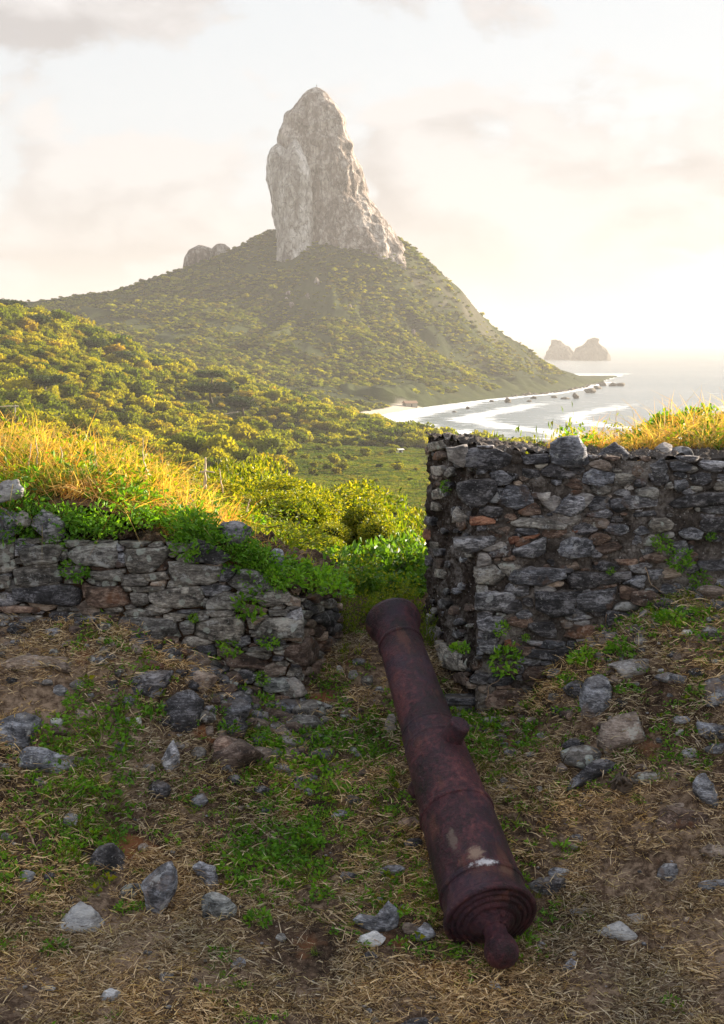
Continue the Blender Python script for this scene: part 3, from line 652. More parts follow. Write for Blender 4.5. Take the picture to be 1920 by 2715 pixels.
for px, pt, pb, yy, lb in [(40, 1073, 1180, 340, 'tallest weathered power pole at the picture edge above the grass'), (44, 1068, 1140, 430, 'grey power pole directly behind the tallest one'), (299, 1076, 1112, 560, 'thin pale power pole standing between treetops'),
                       (468, 1080, 1137, 600, 'pale power pole with a crossarm and transformer drum'), (629, 1090, 1118, 640, 'short pale power pole at the bend of the track'), (930, 1152, 1178, 600, 'thin pole at the edge of the meadow trees')]:
    T = at(px, pt, yy); zb = float(land(np.array([T.x]), np.array([float(yy)]))[0])-.3; h = T.z-zb; o = thing('power_pole', lb, 'power pole', (T.x, yy, zb))
    r = .15 if px != 468 else .2; v, q, tr_ = tube([(0, 0, 0), (0, 0, h)], [r*1.2, r], 8); add('pole', mesh_np('pole', v, [q, tr_], [m_pole]), o)
    v, q, tr_ = tube([(-.8, 0, h-.5), (.8, 0, h-.5)], [.07, .07], 6); add('crossarm', mesh_np('crossarm', v, [q, tr_], [m_pole]), o)
    for dx in (-.7, 0.3, .7):
        v, q, tr_ = tube([(dx, 0, h-.42), (dx, 0, h-.15)], [.1, .07], 6); add('insulator', mesh_np('insulator', v, [q, tr_], [m_pole]), o)
    if px == 468:
        v, q, tr_ = tube([(.45, 0, h-2.6), (.45, 0, h-1.4)], [.38, .38], 10); add('transformer', mesh_np('transformer', v, [q, tr_], [m_pole]), o)
    tops.append(Vector((T.x, yy, T.z-.2)))
def wire(a, b, sag, off, lb):
    pts = [a.lerp(b, t_/14)-Vector((0, 0, sag*4*(t_/14)*(1-t_/14)))+Vector((off, 0, 0)) for t_ in range(15)]
    v, q, tr_ = tube(pts, [.045]*15, 4); add('power_cable', mesh_np('power_cable', v, [q, tr_], [m_wire]), label=lb, category='cable')
spans = [(Vector((-150, 300, tops[0].z+4)), tops[0], 'left picture edge and the tallest pole'), (tops[1], tops[2], 'grey pole and the thin pale pole'), (tops[2], tops[3], 'thin pale pole and the transformer pole'), (tops[3], tops[4], 'transformer pole and the short pole')]
for a, b, w_ in spans:
    for off, nm in ((-.9, 'further'), (.9, 'nearer')): wire(a, b, 2.0, off, '%s of two cables strung between the %s' % (nm, w_))
# beach hut and a small white building at the edge of the meadow
m_wash, t, out = new_mat('limewash'); p = t.node('ShaderNodeBsdfPrincipled', ins={'Base Color': (.75, .72, .66, 1), 'Roughness': .8}); t.l.new(p.outputs[0], out.inputs[0])
m_tile, t, out = new_mat('clay_roof'); p = t.node('ShaderNodeBsdfPrincipled', ins={'Base Color': (.32, .2, .13, 1), 'Roughness': .85}); t.l.new(p.outputs[0], out.inputs[0])
def box(x0, x1, y0, y1, z0, z1): return np.array([(x, y, z) for z in (z0, z1) for y in (y0, y1) for x in (x0, x1)], float), np.array([(0, 2, 3, 1), (4, 5, 7, 6), (0, 1, 5, 4), (2, 6, 7, 3), (0, 4, 6, 2), (1, 3, 7, 5)]), np.zeros((0, 3), int)
def hut(px, py, yy, w_, d_, h_, lb, roofm, wallm, rh):
    T = at(px, py, yy); z = float(land(np.array([T.x]), np.array([float(yy)]))[0]); o = thing('hut', lb, 'hut', (T.x, yy, z)); o.rotation_euler.z = .4
    v, q, t_ = box(-w_/2, w_/2, -d_/2, d_/2, -1, h_); add('wall', mesh_np('wall', v, [q], [wallm], smooth=False), o)
    a, b = w_/2+.5, d_/2+.5; V = [(-a, -b, h_-.1), (a, -b, h_-.1), (a, b, h_-.1), (-a, b, h_-.1), (-a, 0, h_+rh), (a, 0, h_+rh)]
    add('roof', mesh_np('roof', V, [np.array([(0, 1, 5, 4), (3, 4, 5, 2), (0, 3, 2, 1)]), np.array([(0, 4, 3), (1, 2, 5)])], [roofm], smooth=False), o)
    v, q, t_ = box(-.5, .5, -d_/2-.06, -d_/2-.003, 0, min(2, h_-.2)); add('door', mesh_np('door', v, [q], [m_dark], smooth=False), o)
hut(1087, 1066, 1010, 9, 6, 2.6, 'low beach hut with a brown pitched roof under the trees', m_tile, m_pole, 1.6)
hut(1059, 1203, 520, 2.2, 1.8, 1.3, 'tiny white shed alone at the far edge of the meadow', m_wash, m_wash, .3)
# ------------------------------------------------------------------ ground in front of the walls
FR = []
def fr(y, pairs): FR.extend((x, y, z) for x, z in pairs)
fr(8.35, [(-4, -1.45), (-2.2, -1.5), (-1.3, -1.52), (-.9, -1.68), (-.6, -1.9), (-.3, -1.9), (0, -1.84), (.2, -1.84), (.5, -2.0), (.9, -2.0), (1.1, -1.75), (1.5, -1.5), (2.1, -1.3), (4, -1.2)])
fr(8.75, [(-4, -1.6), (-.6, -1.85), (0, -1.79), (.5, -1.85), (4, -1.6)]); fr(9.1, [(-4, -1.9), (0, -1.95), (4, -1.9)])
fr(8.0, [(-4, -1.55), (-2.2, -1.58), (-1.3, -1.62), (-.9, -1.8), (-.6, -2.02), (-.35, -2.06), (0, -2.0), (.5, -2.1), (.85, -2.1), (1.1, -1.82), (1.5, -1.57), (2.1, -1.38), (4, -1.3)])
fr(7.6, [(-4, -1.66), (-2, -1.68), (-1.3, -1.72), (-.9, -1.95), (-.4, -2.2), (0, -2.2), (.5, -2.22), (.95, -2.15), (1.27, -1.82), (1.7, -1.6), (2.2, -1.5), (4, -1.45)])
fr(7.25, [(-4, -2.0), (-2, -2.0), (-1.2, -2.05), (-.5, -2.3), (0, -2.33), (.6, -2.34), (1.1, -2.2), (1.5, -2.0), (1.9, -1.86), (4, -1.75)])
fr(6.9, [(-4, -2.2), (-2, -2.22), (-1, -2.36), (0, -2.47), (.8, -2.48), (1.3, -2.36), (1.8, -2.2), (4, -2.05)])
fr(6.5, [(-4, -2.38), (-2, -2.42), (0, -2.6), (1, -2.62), (1.8, -2.5), (4, -2.4)])
fr(6.1, [(-4, -2.5), (-2, -2.56), (0, -2.7), (.7, -2.76), (1.8, -2.7), (4, -2.6)])
fr(5.5, [(-4, -2.7), (0, -2.77), (4, -2.78)]); fr(4.5, [(-4, -2.82), (0, -2.84), (4, -2.84)]); fr(3, [(-4, -2.88), (4, -2.88)]); fr(-1, [(-4, -2.9), (4, -2.9)])
front = RBF(FR, 0.06)
def gz(x, y):
    x = np.asarray(x, float); y = np.asarray(y, float); q = P3(x, y)
    return CAMZ + front(np.clip(x, -4, 4), y) + 0.02*fbm(q*2.2, 3, seed=2) + 0.012*fbm(q*9, 3, seed=6) + 0.006*ridged(q*26, 2, seed=9)
def ground_hit(px, py):
    d = ray(px, py); yy = np.linspace(4.5, 8.3, 400); zz = CAMZ+yy*d.z/d.y; hh = gz(yy*d.x/d.y, yy); b = zz < hh
    return float(yy[np.argmax(b)]) if b.any() else 8.0
m_ground, t, out = new_mat('trodden_earth'); geo = t.node('ShaderNodeNewGeometry'); pos = geo.outputs['Position']
a = t.noise(pos, 1.1, 5, 0.6); b = t.noise(pos, 24, 6, 0.7); cc = t.noise(pos, 140, 3, 0.6)
c = t.ramp(t.math('MULTIPLY_ADD', a, .5, t.math('MULTIPLY', b, .5)), [(0.4, (0.022, 0.013, 0.008)), (0.5, (0.10, 0.062, 0.04)), (0.6, (0.34, 0.24, 0.165))])
c = t.mix(t.sstep(cc, .58, .7), c, (0.27, 0.2, 0.14)); c = t.mix(t.sstep(t.noise(t.add(pos, (3, 1, 7)), 2.3, 4), .62, .72), c, (0.24, 0.10, 0.045))
bm = t.node('ShaderNodeBump', ins={'Height': t.math('ADD', b, t.math('MULTIPLY', cc, .4)), 'Strength': 1.0, 'Distance': .03})
p = t.node('ShaderNodeBsdfPrincipled', ins={'Base Color': c, 'Roughness': .95, 'Specular IOR Level': .15}); t.l.new(bm.outputs[0], p.inputs['Normal']); t.l.new(p.outputs[0], out.inputs[0])
gx_ = np.arange(-3.6, 3.62, 0.028); gy_ = np.concatenate([np.arange(-1, 4.6, .2), np.arange(4.6, 8.96, 0.024)])
Yg, Xg = np.meshgrid(gy_, gx_, indexing='ij')
add('ground', mesh_np('ground', np.stack([Xg, Yg, gz(Xg, Yg)], -1).reshape(-1, 3), grid_faces(len(gx_), len(gy_)), [m_ground]), kind='structure')

# ------------------------------------------------------------------ stone materials
def mat_stone(name, dark, mid_, lite, lichen=None, lich=.5, stain=None, sc=1.0, mottle=.5):
    m, t, out = new_mat(name); oi = t.node('ShaderNodeObjectInfo'); geo = t.node('ShaderNodeNewGeometry'); pos = geo.outputs['Position']
    off = t.node('ShaderNodeCombineXYZ'); t.l.new(t.math('MULTIPLY', oi.outputs['Random'], 37.0), off.inputs[0]); t.l.new(t.math('MULTIPLY', oi.outputs['Random'], 11.0), off.inputs[2])
    v = t.add(pos, off.outputs[0]); vs = t.scale(v, (1, 1, 2.6))
    a = t.noise(vs, 7*sc, 6, .62, .5); b = t.noise(vs, 34*sc, 6, .78); lay = t.noise(t.scale(v, (1, 1, 6)), 26*sc, 4, .7, 1.0); f = t.math('ADD', t.math('MULTIPLY_ADD', a, .42, t.math('MULTIPLY', b, .36)), t.math('MULTIPLY', lay, .22))
    c = t.ramp(f, [(.41, tuple(x*.8 for x in dark)), (.5, tuple(x*.9 for x in mid_)), (.58, tuple(min(.85, x*1.12) for x in lite))])
    rnd = t.ramp(oi.outputs['Random'], [(0, (.5, .5, .52)), (.35, (1.0, .97, .93)), (.7, (.72, .74, .78)), (1, (1.5, 1.45, 1.4))])
    c = t.mix(1.0, c, rnd, 'MULTIPLY')
    if stain: c = t.mix(t.math('MULTIPLY', t.sstep(t.noise(t.add(v, (5, 5, 5)), 5.5*sc, 4, .6), .56, .66), .75), c, stain)
    bs = t.noise(t.add(v, (9, 2, 4)), 9, 4, .6); c = t.mix(t.math('MULTIPLY', t.sstep(bs, .56, .64), .7), c, tuple(x*.4 for x in dark))
    if lichen:
        wv = t.add(v, t.scale(t.noise(v, 14, 3, out=1), (.05, .05, .05)))
        vo = t.node('ShaderNodeTexVoronoi', ins={'Scale': 17.0, 'Randomness': 1.0}); t.l.new(wv, vo.inputs['Vector'])
        sc_ = t.node('ShaderNodeSeparateColor'); t.l.new(vo.outputs['Color'], sc_.inputs[0])
        spot = t.math('MULTIPLY', t.sstep(t.math('SUBTRACT', vo.outputs['Distance'], t.math('MULTIPLY', sc_.outputs[0], .42)), .05, -.03), t.sstep(t.noise(v, 4.2, 3), .62-lich*.25, .72-lich*.25))
        ring = t.sstep(t.noise(v, 60, 3), .3, .6); c = t.mix(t.math('MULTIPLY', spot, t.math('MULTIPLY_ADD', ring, .5, .4)), c, lichen)
    wash = t.math('MULTIPLY', t.sstep(t.noise(t.add(v, (2, 8, 1)), 11, 6, .75), .56, .64), .55); c = t.mix(wash, c, tuple(min(.6, x*1.35) for x in lite))
    fl = t.math('MULTIPLY', t.sstep(t.noise(v, 75, 3, .6), .64, .7), .6); c = t.mix(fl, c, (.5, .49, .47))
    up = t.node('ShaderNodeSeparateXYZ'); t.l.new(geo.outputs['Normal'], up.inputs[0])
    dust = t.math('MULTIPLY', t.sstep(t.math('ADD', up.outputs[2], t.math('MULTIPLY', b, .5)), .9, 1.3), .3); c = t.mix(dust, c, (.22, .17, .13))
    hgt = t.math('ADD', t.math('MULTIPLY', a, 1.2), t.math('ADD', t.math('MULTIPLY', b, .6), t.math('MULTIPLY', lay, .7)))
    bm = t.node('ShaderNodeBump', ins={'Height': hgt, 'Strength': 1.0, 'Distance': .022})
    p = t.node('ShaderNodeBsdfPrincipled', ins={'Base Color': c, 'Roughness': .72, 'Specular IOR Level': .4}); t.l.new(bm.outputs[0], p.inputs['Normal']); t.l.new(p.outputs[0], out.inputs[0]); return m
S_GREY = mat_stone('grey_lichen_stone', (.05, .045, .04), (.26, .235, .21), (.56, .53, .48), (.46, .49, .44), 1.0)
S_DARK = mat_stone('dark_basalt', (.02, .018, .021), (.075, .07, .077), (.3, .29, .31), (.28, .28, .27), .15)
S_BLUE = mat_stone('blue_grey_stone', (.03, .03, .036), (.16, .158, .175), (.55, .55, .6), (.42, .42, .43), .25, (.13, .075, .05))
S_BROWN = mat_stone('rusty_brown_stone', (.05, .032, .025), (.17, .105, .078), (.4, .29, .23), (.36, .34, .3), .2, (.2, .085, .04))
S_PALE = mat_stone('pale_stone', (.2, .18, .17), (.42, .38, .36), (.62, .58, .55), None, 0)
S_WHITE = mat_stone('white_stone', (.4, .4, .42), (.7, .7, .72), (.85, .84, .83), None, 0)
S_BUFF = mat_stone('buff_stone', (.15, .1, .08), (.4, .3, .23), (.6, .48, .4), (.33, .31, .3), .3)
S_BRICK = mat_stone('red_brick', (.18, .06, .035), (.34, .13, .07), (.5, .26, .17), None, 0)
S_MIX = mat_stone('black_and_white_stone', (.03, .03, .032), (.3, .31, .3), (.7, .72, .68), (.75, .78, .72), .6, None, .6)
S_LIGHT = mat_stone('pale_blue_grey_stone', (.05, .05, .06), (.24, .24, .26), (.6, .6, .65), (.5, .5, .48), .25, (.2, .14, .11))
MATS = dict(l=S_LIGHT, g=S_GREY, d=S_DARK, b=S_BLUE, n=S_BROWN, p=S_PALE, w=S_WHITE, u=S_BUFF, r=S_BRICK, m=S_MIX)
def mat_mortar(name, cols, pale):
    m, t, out = new_mat(name); geo = t.node('ShaderNodeNewGeometry'); pos = geo.outputs['Position']
    a = t.noise(pos, 3.2, 6, .65); b = t.noise(pos, 42, 5, .7); c = t.ramp(t.math('MULTIPLY_ADD', a, .6, t.math('MULTIPLY', b, .4)), [(.36, cols[0]), (.5, cols[1]), (.64, cols[2])])
    vo = t.node('ShaderNodeTexVoronoi', ins={'Scale': 45.0}); t.l.new(t.add(pos, t.scale(t.noise(pos, 30, 3, out=1), (.03, .03, .03))), vo.inputs['Vector']); s_ = t.node('ShaderNodeSeparateColor'); t.l.new(vo.outputs['Color'], s_.inputs[0])
    peb = t.math('MULTIPLY', t.sstep(s_.outputs[0], .70, .8), t.sstep(t.math('ADD', vo.outputs['Distance'], t.math('MULTIPLY', b, .7)), .66, .5)); c = t.mix(t.math('MULTIPLY', peb, .9), c, pale)
    bm = t.node('ShaderNodeBump', ins={'Height': t.math('ADD', b, t.math('MULTIPLY', peb, .7)), 'Strength': 1.0, 'Distance': .03})
    p = t.node('ShaderNodeBsdfPrincipled', ins={'Base Color': c, 'Roughness': .9, 'Specular IOR Level': .2}); t.l.new(bm.outputs[0], p.inputs['Normal']); t.l.new(p.outputs[0], out.inputs[0]); return m
M_EARTHM = mat_mortar('earth_mortar', [(.025, .016, .011), (.09, .055, .036), (.24, .15, .095)], (.4, .32, .25))
M_LIMEM = mat_mortar('weathered_lime_mortar', [(.02, .016, .014), (.095, .078, .068), (.32, .285, .26)], (.5, .47, .45))
M_ENDM = mat_mortar('dark_cheek_mortar', [(.014, .010, .008), (.05, .036, .03), (.26, .235, .22)], (.4, .38, .37))  # darker mortar for the right wall's cheek

def poly_stone(pts, nrm, front_t, back_t, rs, m=16, chis=6, rough=.06, boulder=False):
    """stone whose outline is pts (3-D, in a plane with unit normal nrm towards the viewer); returns local verts about its centroid"""
    pts = np.array([tuple(p) for p in pts], float); nxt = np.roll(pts, -1, 0); seg = np.linalg.norm(nxt-pts, axis=1); cum = np.r_[0, np.cumsum(seg)]; L = cum[-1]
    s = (np.arange(m)/m*L) % L; k = np.searchsorted(cum, s, 'right')-1; k = np.clip(k, 0, len(pts)-1); O = pts[k]+(nxt[k]-pts[k])*((s-cum[k])/seg[k])[:, None]
    for j in range(len(pts)):                                # keep the traced corners
        q = np.argmin(np.linalg.norm(O-pts[j], axis=1)); O[q] = O[q]*.35+pts[j]*.65
    c = O.mean(0); size = L/np.pi/2; n = np.array(nrm, float)
    O = c+(O-c)*(1+rs.normal(0, rough*.35, (m, 1)))
    prof = [(-1, .60), (-.75, .88), (-.25, 1.0), (.2, 1.0), (.6, .94), (.88, .8), (1.0, .55), (1.05, .25)] if boulder else [(-1, .88), (-.1, 1.0), (.5, 1.0), (.82, .955), (.98, .87), (1.02, .55), (1.03, .22)]
    V = []; 
    for d, sc in prof:
        t_ = d*front_t if d > 0 else -abs(d)*back_t; V.append(c+(O-c)*sc+n*t_)
    V = np.array(V).reshape(-1, 3); V = np.vstack([V, c+n*front_t*1.03, c-n*back_t]) - c
    tilt = unit(rs.normal(size=3)); V[:, :] += n*((V@(tilt-n*(tilt@n)))[:, None])*.10*(V@n > 0)[:, None]
    for _ in range(chis):
        q = unit(rs.normal(size=3)*.8+n*.9) if not boulder else unit(rs.normal(size=3)*.75+n*.85); dd = V@q; lim = dd.max()*(rs.uniform(.72, .92) if not boulder else rs.uniform(.6, .85)); V = V-q*np.maximum(dd-lim, 0)[:, None]*.92
    ns = fbm(V/(size*.55)+rs.uniform(0, 90), 3, seed=3)*rough*size + ridged(V*[1, 1, 2.2]/(size*.35)+rs.uniform(0, 90), 2, seed=4)*rough*.45*size
    V = V+unit(V)*ns[:, None]
    rows = len(prof); Q = grid_faces(m, rows, True); k = np.arange(m); T = np.concatenate([np.stack([(rows-1)*m+k, (rows-1)*m+(k+1) % m, np.full(m, rows*m)], -1), np.stack([(k+1) % m, k, np.full(m, rows*m+1)], -1)])
    return V, Q, T, c
def A(x, y): return x/1.6917, 1200+y/1.6917              # first crop
def B(x, y): return 960+x/1.6917, 1100+y/1.6917          # second crop
def C(x, y): return x/1.6917, 1900+y/1.6917              # third crop
def Dc(x, y): return 960+x/1.6917, 1900+y/1.6917         # fourth crop
def E_(x, y): return 600+x/2.7067, 1250+y/2.7067         # closer crop of the embrasure
def G_(x, y): return 1450+x/3.4553, 1600+y/3.4553        # closer crop of the right bank

class Plane:
    def __init__(s, p, n): s.p = Vector(p); s.n = Vector(n).normalized()
    def hit(s, px, py):
        d = ray(px, py); o = Vector((0, 0, CAMZ)); t_ = (s.p-o).dot(s.n)/d.dot(s.n); return o+d*t_
YF = 8.0
PF = Plane((0, YF, CAMZ), (0, -1, 0))                                  # faces of both walls
LC = PF.hit(792, 1750).x; LB = -0.13                                   # left embrasure cheek runs from (LC, 8.0) to (LB, 8.75)
RC = PF.hit(1262, 1600).x; RB = at(1127, 1500, 8.95).x                 # right cheek runs from (RC, 8.0) to (RB, 8.95)
LYB, RYB = 8.75, 8.95
PL = Plane((LC, YF, CAMZ), (LYB-YF, -(LB-LC), 0)); PR = Plane((RC, YF, CAMZ), (-(RYB-YF), -(RC-RB), 0))

def inside(x, y, poly):
    poly = np.asarray(poly); r = False; j = len(poly)-1
    for i in range(len(poly)):
        if (poly[i, 1] > y) != (poly[j, 1] > y) and x < (poly[j, 0]-poly[i, 0])*(y-poly[i, 1])/(poly[j, 1]-poly[i, 1])+poly[i, 0]: r = not r
        j = i
    return r
def hull(P):
    P = sorted(map(tuple, P)); 
    def half(it):
        h = []
        for p in it:
            while len(h) > 1 and (h[-1][0]-h[-2][0])*(p[1]-h[-2][1])-(h[-1][1]-h[-2][1])*(p[0]-h[-2][0]) <= 0: h.pop()
            h.append(p)
        return h[:-1]
    return np.array(half(P)+half(P[::-1]))
def raster_fill(region, polys, radii, rs, aspect=1.5, gap=.93, tries=6000):
    """stones packed like cells into whatever space the traced stones leave, in wall pixels"""
    reg = np.array(region); x0, y0 = reg.min(0); x1, y1 = reg.max(0); s = 2.5
    XX, YY = np.meshgrid(np.arange(x0, x1, s), np.arange(y0, y1, s))
    def mask(poly):
        poly = np.asarray(poly); r = np.zeros(XX.shape, bool); j = len(poly)-1
        for i in range(len(poly)):
            a, b = poly[i], poly[j]
            if a[1] != b[1]: r ^= ((a[1] > YY) != (b[1] > YY)) & (XX < (b[0]-a[0])*(YY-a[1])/(b[1]-a[1])+a[0])
            j = i
        return r
    M = mask(region)
    for p_ in polys: M &= ~mask(p_)
    Q = np.stack([XX[M], YY[M]], -1).astype(float); A_ = Q*[1/np.sqrt(aspect), np.sqrt(aspect)]; seeds = []; rad = []
    for r in radii:
        for q in rs.integers(len(Q), size=int(tries/len(radii))):
            if not seeds or (np.linalg.norm(np.array(seeds)-A_[q], axis=1) > (np.array(rad)+r)*.92).all(): seeds.append(A_[q]); rad.append(r)
    seeds = np.array(seeds); rad = np.array(rad); outp = []
    own = np.empty(len(Q), int); dist = np.empty(len(Q))
    for k in range(0, len(Q), 4000):
        d = np.linalg.norm(A_[k:k+4000, None]-seeds[None], axis=2)/rad[None]; own[k:k+4000] = d.argmin(1); dist[k:k+4000] = d.min(1)
    for i in range(len(seeds)):
        pts = Q[(own == i) & (dist < 1.45)]
        if len(pts) < 5: continue
        h = hull(pts); c = pts.mean(0)
        if len(h) < 4: continue
        if len(h) > 9: h = h[np.sort(rs.permutation(len(h))[:9])]
        h = c+(h-c)*gap*rs.uniform(.94, 1.03, (len(h), 1)); ar = abs(sum(h[j, 0]*h[(j+1) % len(h), 1]-h[(j+1) % len(h), 0]*h[j, 1] for j in range(len(h))))/2
        if ar > 12: outp.append(([tuple(p) for p in h], math.sqrt(ar/np.pi)))
    outp.sort(key=lambda q: -q[1]); return outp
def wall_sheet(name, fn, nu, nv, mat, parent):
    v, u = np.meshgrid(np.linspace(0, 1, nv), np.linspace(0, 1, nu), indexing='ij'); V = fn(u.ravel(), v.ravel()); return add(name, mesh_np(name, V, grid_faces(nu, nv), [mat]), parent)
def relief(P, amp, seed=0): return amp*(fbm(P*9, 4, seed=seed)*.6+ridged(P*22, 3, seed=seed+4)*.35)

def place_stones(wall, plane, traced, fills, rs, fmats, bulge=.018, budget=300, smallname='rubble_packing'):
    n = 0
    for poly, mk in traced:
        c_ = np.mean(poly, 0); P_ = [plane.hit(*(c_+(np.array(p)-c_)*1.05)) for p in poly]; sz = math.sqrt(max(1e-6, abs(sum(poly[i][0]*poly[(i+1) % len(poly)][1]-poly[(i+1) % len(poly)][0]*poly[i][1] for i in range(len(poly))))/2))*0.0021
        V, Q, T, c = poly_stone(P_, plane.n, bulge+sz*rs.uniform(.12, .26), .10, rs, m=26, chis=5); kind = 'brick' if mk == 'r' else 'stone'
        add(kind, mesh_np(kind, V, [Q, T], [MATS[mk]]), wall, c); n += 1
    small = {}
    for poly, r in fills:
        P_ = [plane.hit(*p) for p in poly]; mk = fmats[int(rs.integers(len(fmats)))]
        if n < budget and r > 5.5:
            V, Q, T, c = poly_stone(P_, plane.n, bulge*.8+r*.0021*rs.uniform(.2, .6), .08, rs, m=12, chis=4); kind = 'brick' if mk == 'r' else 'stone'
            add(kind, mesh_np(kind, V, [Q, T], [MATS[mk]]), wall, c); n += 1
        else:
            V, Q, T, c = poly_stone(P_, plane.n, bulge*.7+r*.0021*.5, .05, rs, m=8, chis=3); small.setdefault(mk, []).append((V+c, Q, T))
    if small:
        keys = list(small); parts = [p_ for k in keys for p_ in small[k]]; V, Fs = join(parts)
        mi = [i for i, k in enumerate(keys) for p_ in small[k] for _ in range(len(p_[1]))] + [i for i, k in enumerate(keys) for p_ in small[k] for _ in range(len(p_[2]))]
        o = add(smallname, mesh_np(smallname, V, Fs, [MATS[k] for k in keys], midx=mi), wall); o['kind'] = 'stuff'
    return n

# ------------------------------------------------------------------ left wall
rs = np.random.default_rng(101)
LW = thing('stone_wall', 'low dry stone wall of grey lichened blocks under golden grass', 'wall')
Lst = [([(0, 395), (65, 390), (70, 425), (55, 500), (-30, 505), (-60, 420)], 'g'), ([(85, 435), (200, 410), (290, 395), (300, 410), (255, 490), (110, 500)], 'g'), ([(300, 440), (340, 410), (515, 400), (528, 495), (510, 515), (305, 492)], 'g'),
 ([(560, 428), (765, 425), (750, 470), (690, 530), (570, 540)], 'g'), ([(850, 460), (870, 390), (930, 400), (1035, 470), (990, 500), (870, 480)], 'd'), ([(760, 487), (990, 510), (990, 575), (880, 590), (755, 580)], 'g'),
 ([(60, 525), (150, 508), (260, 512), (275, 575), (130, 598), (60, 588)], 'g'), ([(-60, 545), (55, 552), (60, 605), (0, 620), (-60, 610)], 'g'), ([(395, 532), (550, 522), (552, 575), (430, 565), (385, 555)], 'g'), ([(620, 547), (740, 532), (758, 565), (700, 575), (625, 575)], 'g'),
 ([(65, 608), (200, 592), (360, 592), (372, 630), (375, 685), (220, 672), (70, 662)], 'd'), ([(386, 602), (550, 600), (595, 680), (480, 690), (385, 680)], 'n'), ([(577, 602), (740, 597), (733, 620), (610, 627)], 'g'), ([(640, 642), (765, 602), (905, 600), (910, 698), (850, 706), (730, 695)], 'g'),
 ([(922, 678), (980, 607), (1072, 640), (1070, 698), (925, 698)], 'g'), ([(1016, 590), (1080, 525), (1130, 520), (1195, 560), (1210, 600), (1150, 633), (1050, 610)], 'g'), ([(1132, 645), (1180, 625), (1290, 622), (1308, 662), (1180, 695)], 'g'), ([(256, 687), (365, 690), (360, 708), (260, 707)], 'g'),
 ([(277, 717), (400, 716), (400, 748), (280, 756)], 'g'), ([(415, 716), (510, 706), (512, 730), (420, 738)], 'g'), ([(500, 757), (560, 732), (780, 747), (825, 818), (780, 830), (640, 810), (520, 780)], 'g'), ([(640, 702), (720, 702), (725, 730), (650, 728)], 'g'), ([(747, 720), (850, 712), (860, 735), (760, 740)], 'g'),
 ([(867, 762), (1000, 732), (1105, 742), (1120, 838), (950, 840), (880, 818)], 'g'), ([(1132, 818), (1200, 742), (1355, 737), (1358, 820), (1200, 826)], 'g'), ([(1116, 870), (1250, 862), (1308, 857), (1298, 880), (1120, 890)], 'g'), ([(770, 872), (960, 857), (980, 920), (850, 910)], 'd'),
 ([(1010, 907), (1080, 897), (1225, 937), (1220, 968), (1020, 955)], 'n'), ([(872, 937), (1018, 962), (1018, 1008), (880, 988)], 'd'), ([(1027, 982), (1095, 987), (1090, 1010), (1030, 1005)], 'n'), ([(1107, 987), (1180, 990), (1178, 1010), (1110, 1010)], 'b'), ([(962, 1027), (1085, 1022), (1088, 1080), (960, 1083)], 'd'),
 ([(982, 1120), (1138, 1107), (1143, 1178), (990, 1188)], 'd'), ([(1190, 1002), (1328, 1012), (1332, 1058), (1182, 1078)], 'm'), ([(-60, 625), (40, 632), (35, 663), (-60, 668)], 'g'), ([(752, 832), (800, 832), (798, 858), (757, 860)], 'u'), ([(120, 387), (213, 384), (218, 402), (126, 408)], 'g'),
 ([(-20, 692), (60, 684), (180, 690), (183, 713), (-20, 718)], 'n'), ([(0, 722), (168, 732), (150, 750), (0, 755)], 'g'), ([(1207, 702), (1298, 702), (1288, 728), (1212, 730)], 'g'), ([(1292, 642), (1342, 660), (1348, 698), (1302, 690)], 'p'), ([(880, 712), (945, 705), (935, 738), (885, 735)], 'g'), ([(1115, 745), (1195, 735), (1150, 770), (1118, 772)], 'u'),
 ([(185, 745), (245, 742), (268, 770), (230, 800), (180, 795)], 'g'), ([(1345, 1095), (1372, 1100), (1378, 1160), (1330, 1190), (1315, 1140)], 'b'), ([(655, 872), (740, 868), (760, 900), (690, 905)], 'g'), ([(1215, 1090), (1300, 1085), (1310, 1150), (1230, 1165)], 'n'), ([(-60, 470), (-10, 505), (0, 540), (-60, 540)], 'g')]
Lst = [([A(*p) for p in q], m_) for q, m_ in Lst]
# stones of the cheek, traced on the cheek's own plane
Lch = [([(500, 1260), (560, 1190), (640, 1220), (655, 1260), (640, 1340), (530, 1390), (495, 1330)], 'n'), ([(660, 1215), (740, 1195), (775, 1215), (760, 1290), (690, 1330), (655, 1280)], 'n'), ([(600, 1390), (680, 1340), (700, 1400), (680, 1480), (620, 1520), (580, 1480)], 'n'),
 ([(555, 1560), (610, 1500), (670, 1490), (660, 1530), (600, 1575)], 'r'), ([(600, 1030), (700, 1000), (820, 1020), (800, 1060), (690, 1110), (610, 1070)], 'd'), ([(560, 1130), (640, 1120), (700, 1160), (640, 1190), (570, 1170)], 'n'), ([(715, 1110), (800, 1080), (812, 1150), (740, 1180)], 'd'), ([(700, 1350), (770, 1300), (780, 1380), (720, 1430)], 'b'),
 ([(500, 1170), (545, 1180), (520, 1220), (492, 1215)], 'u'), ([(540, 1400), (590, 1400), (580, 1460), (535, 1470)], 'u'), ([(600, 1590), (690, 1560), (765, 1600), (700, 1640), (620, 1650)], 'g'), ([(495, 1480), (560, 1590), (510, 1620)], 'p'), ([(690, 1440), (740, 1440), (735, 1510), (690, 1530)], 'g'), ([(570, 960), (640, 970), (650, 1010), (590, 1025)], 'd')]
Lch = [([E_(*p) for p in q], m_) for q, m_ in Lch]
Lreg = [(-420, 1420), (0, 1425), (300, 1432), (520, 1440), (600, 1490), (640, 1510), (720, 1555), (800, 1590), (806, 1640), (800, 1930), (560, 1960), (480, 1860), (300, 1700), (0, 1680), (-420, 1680)]
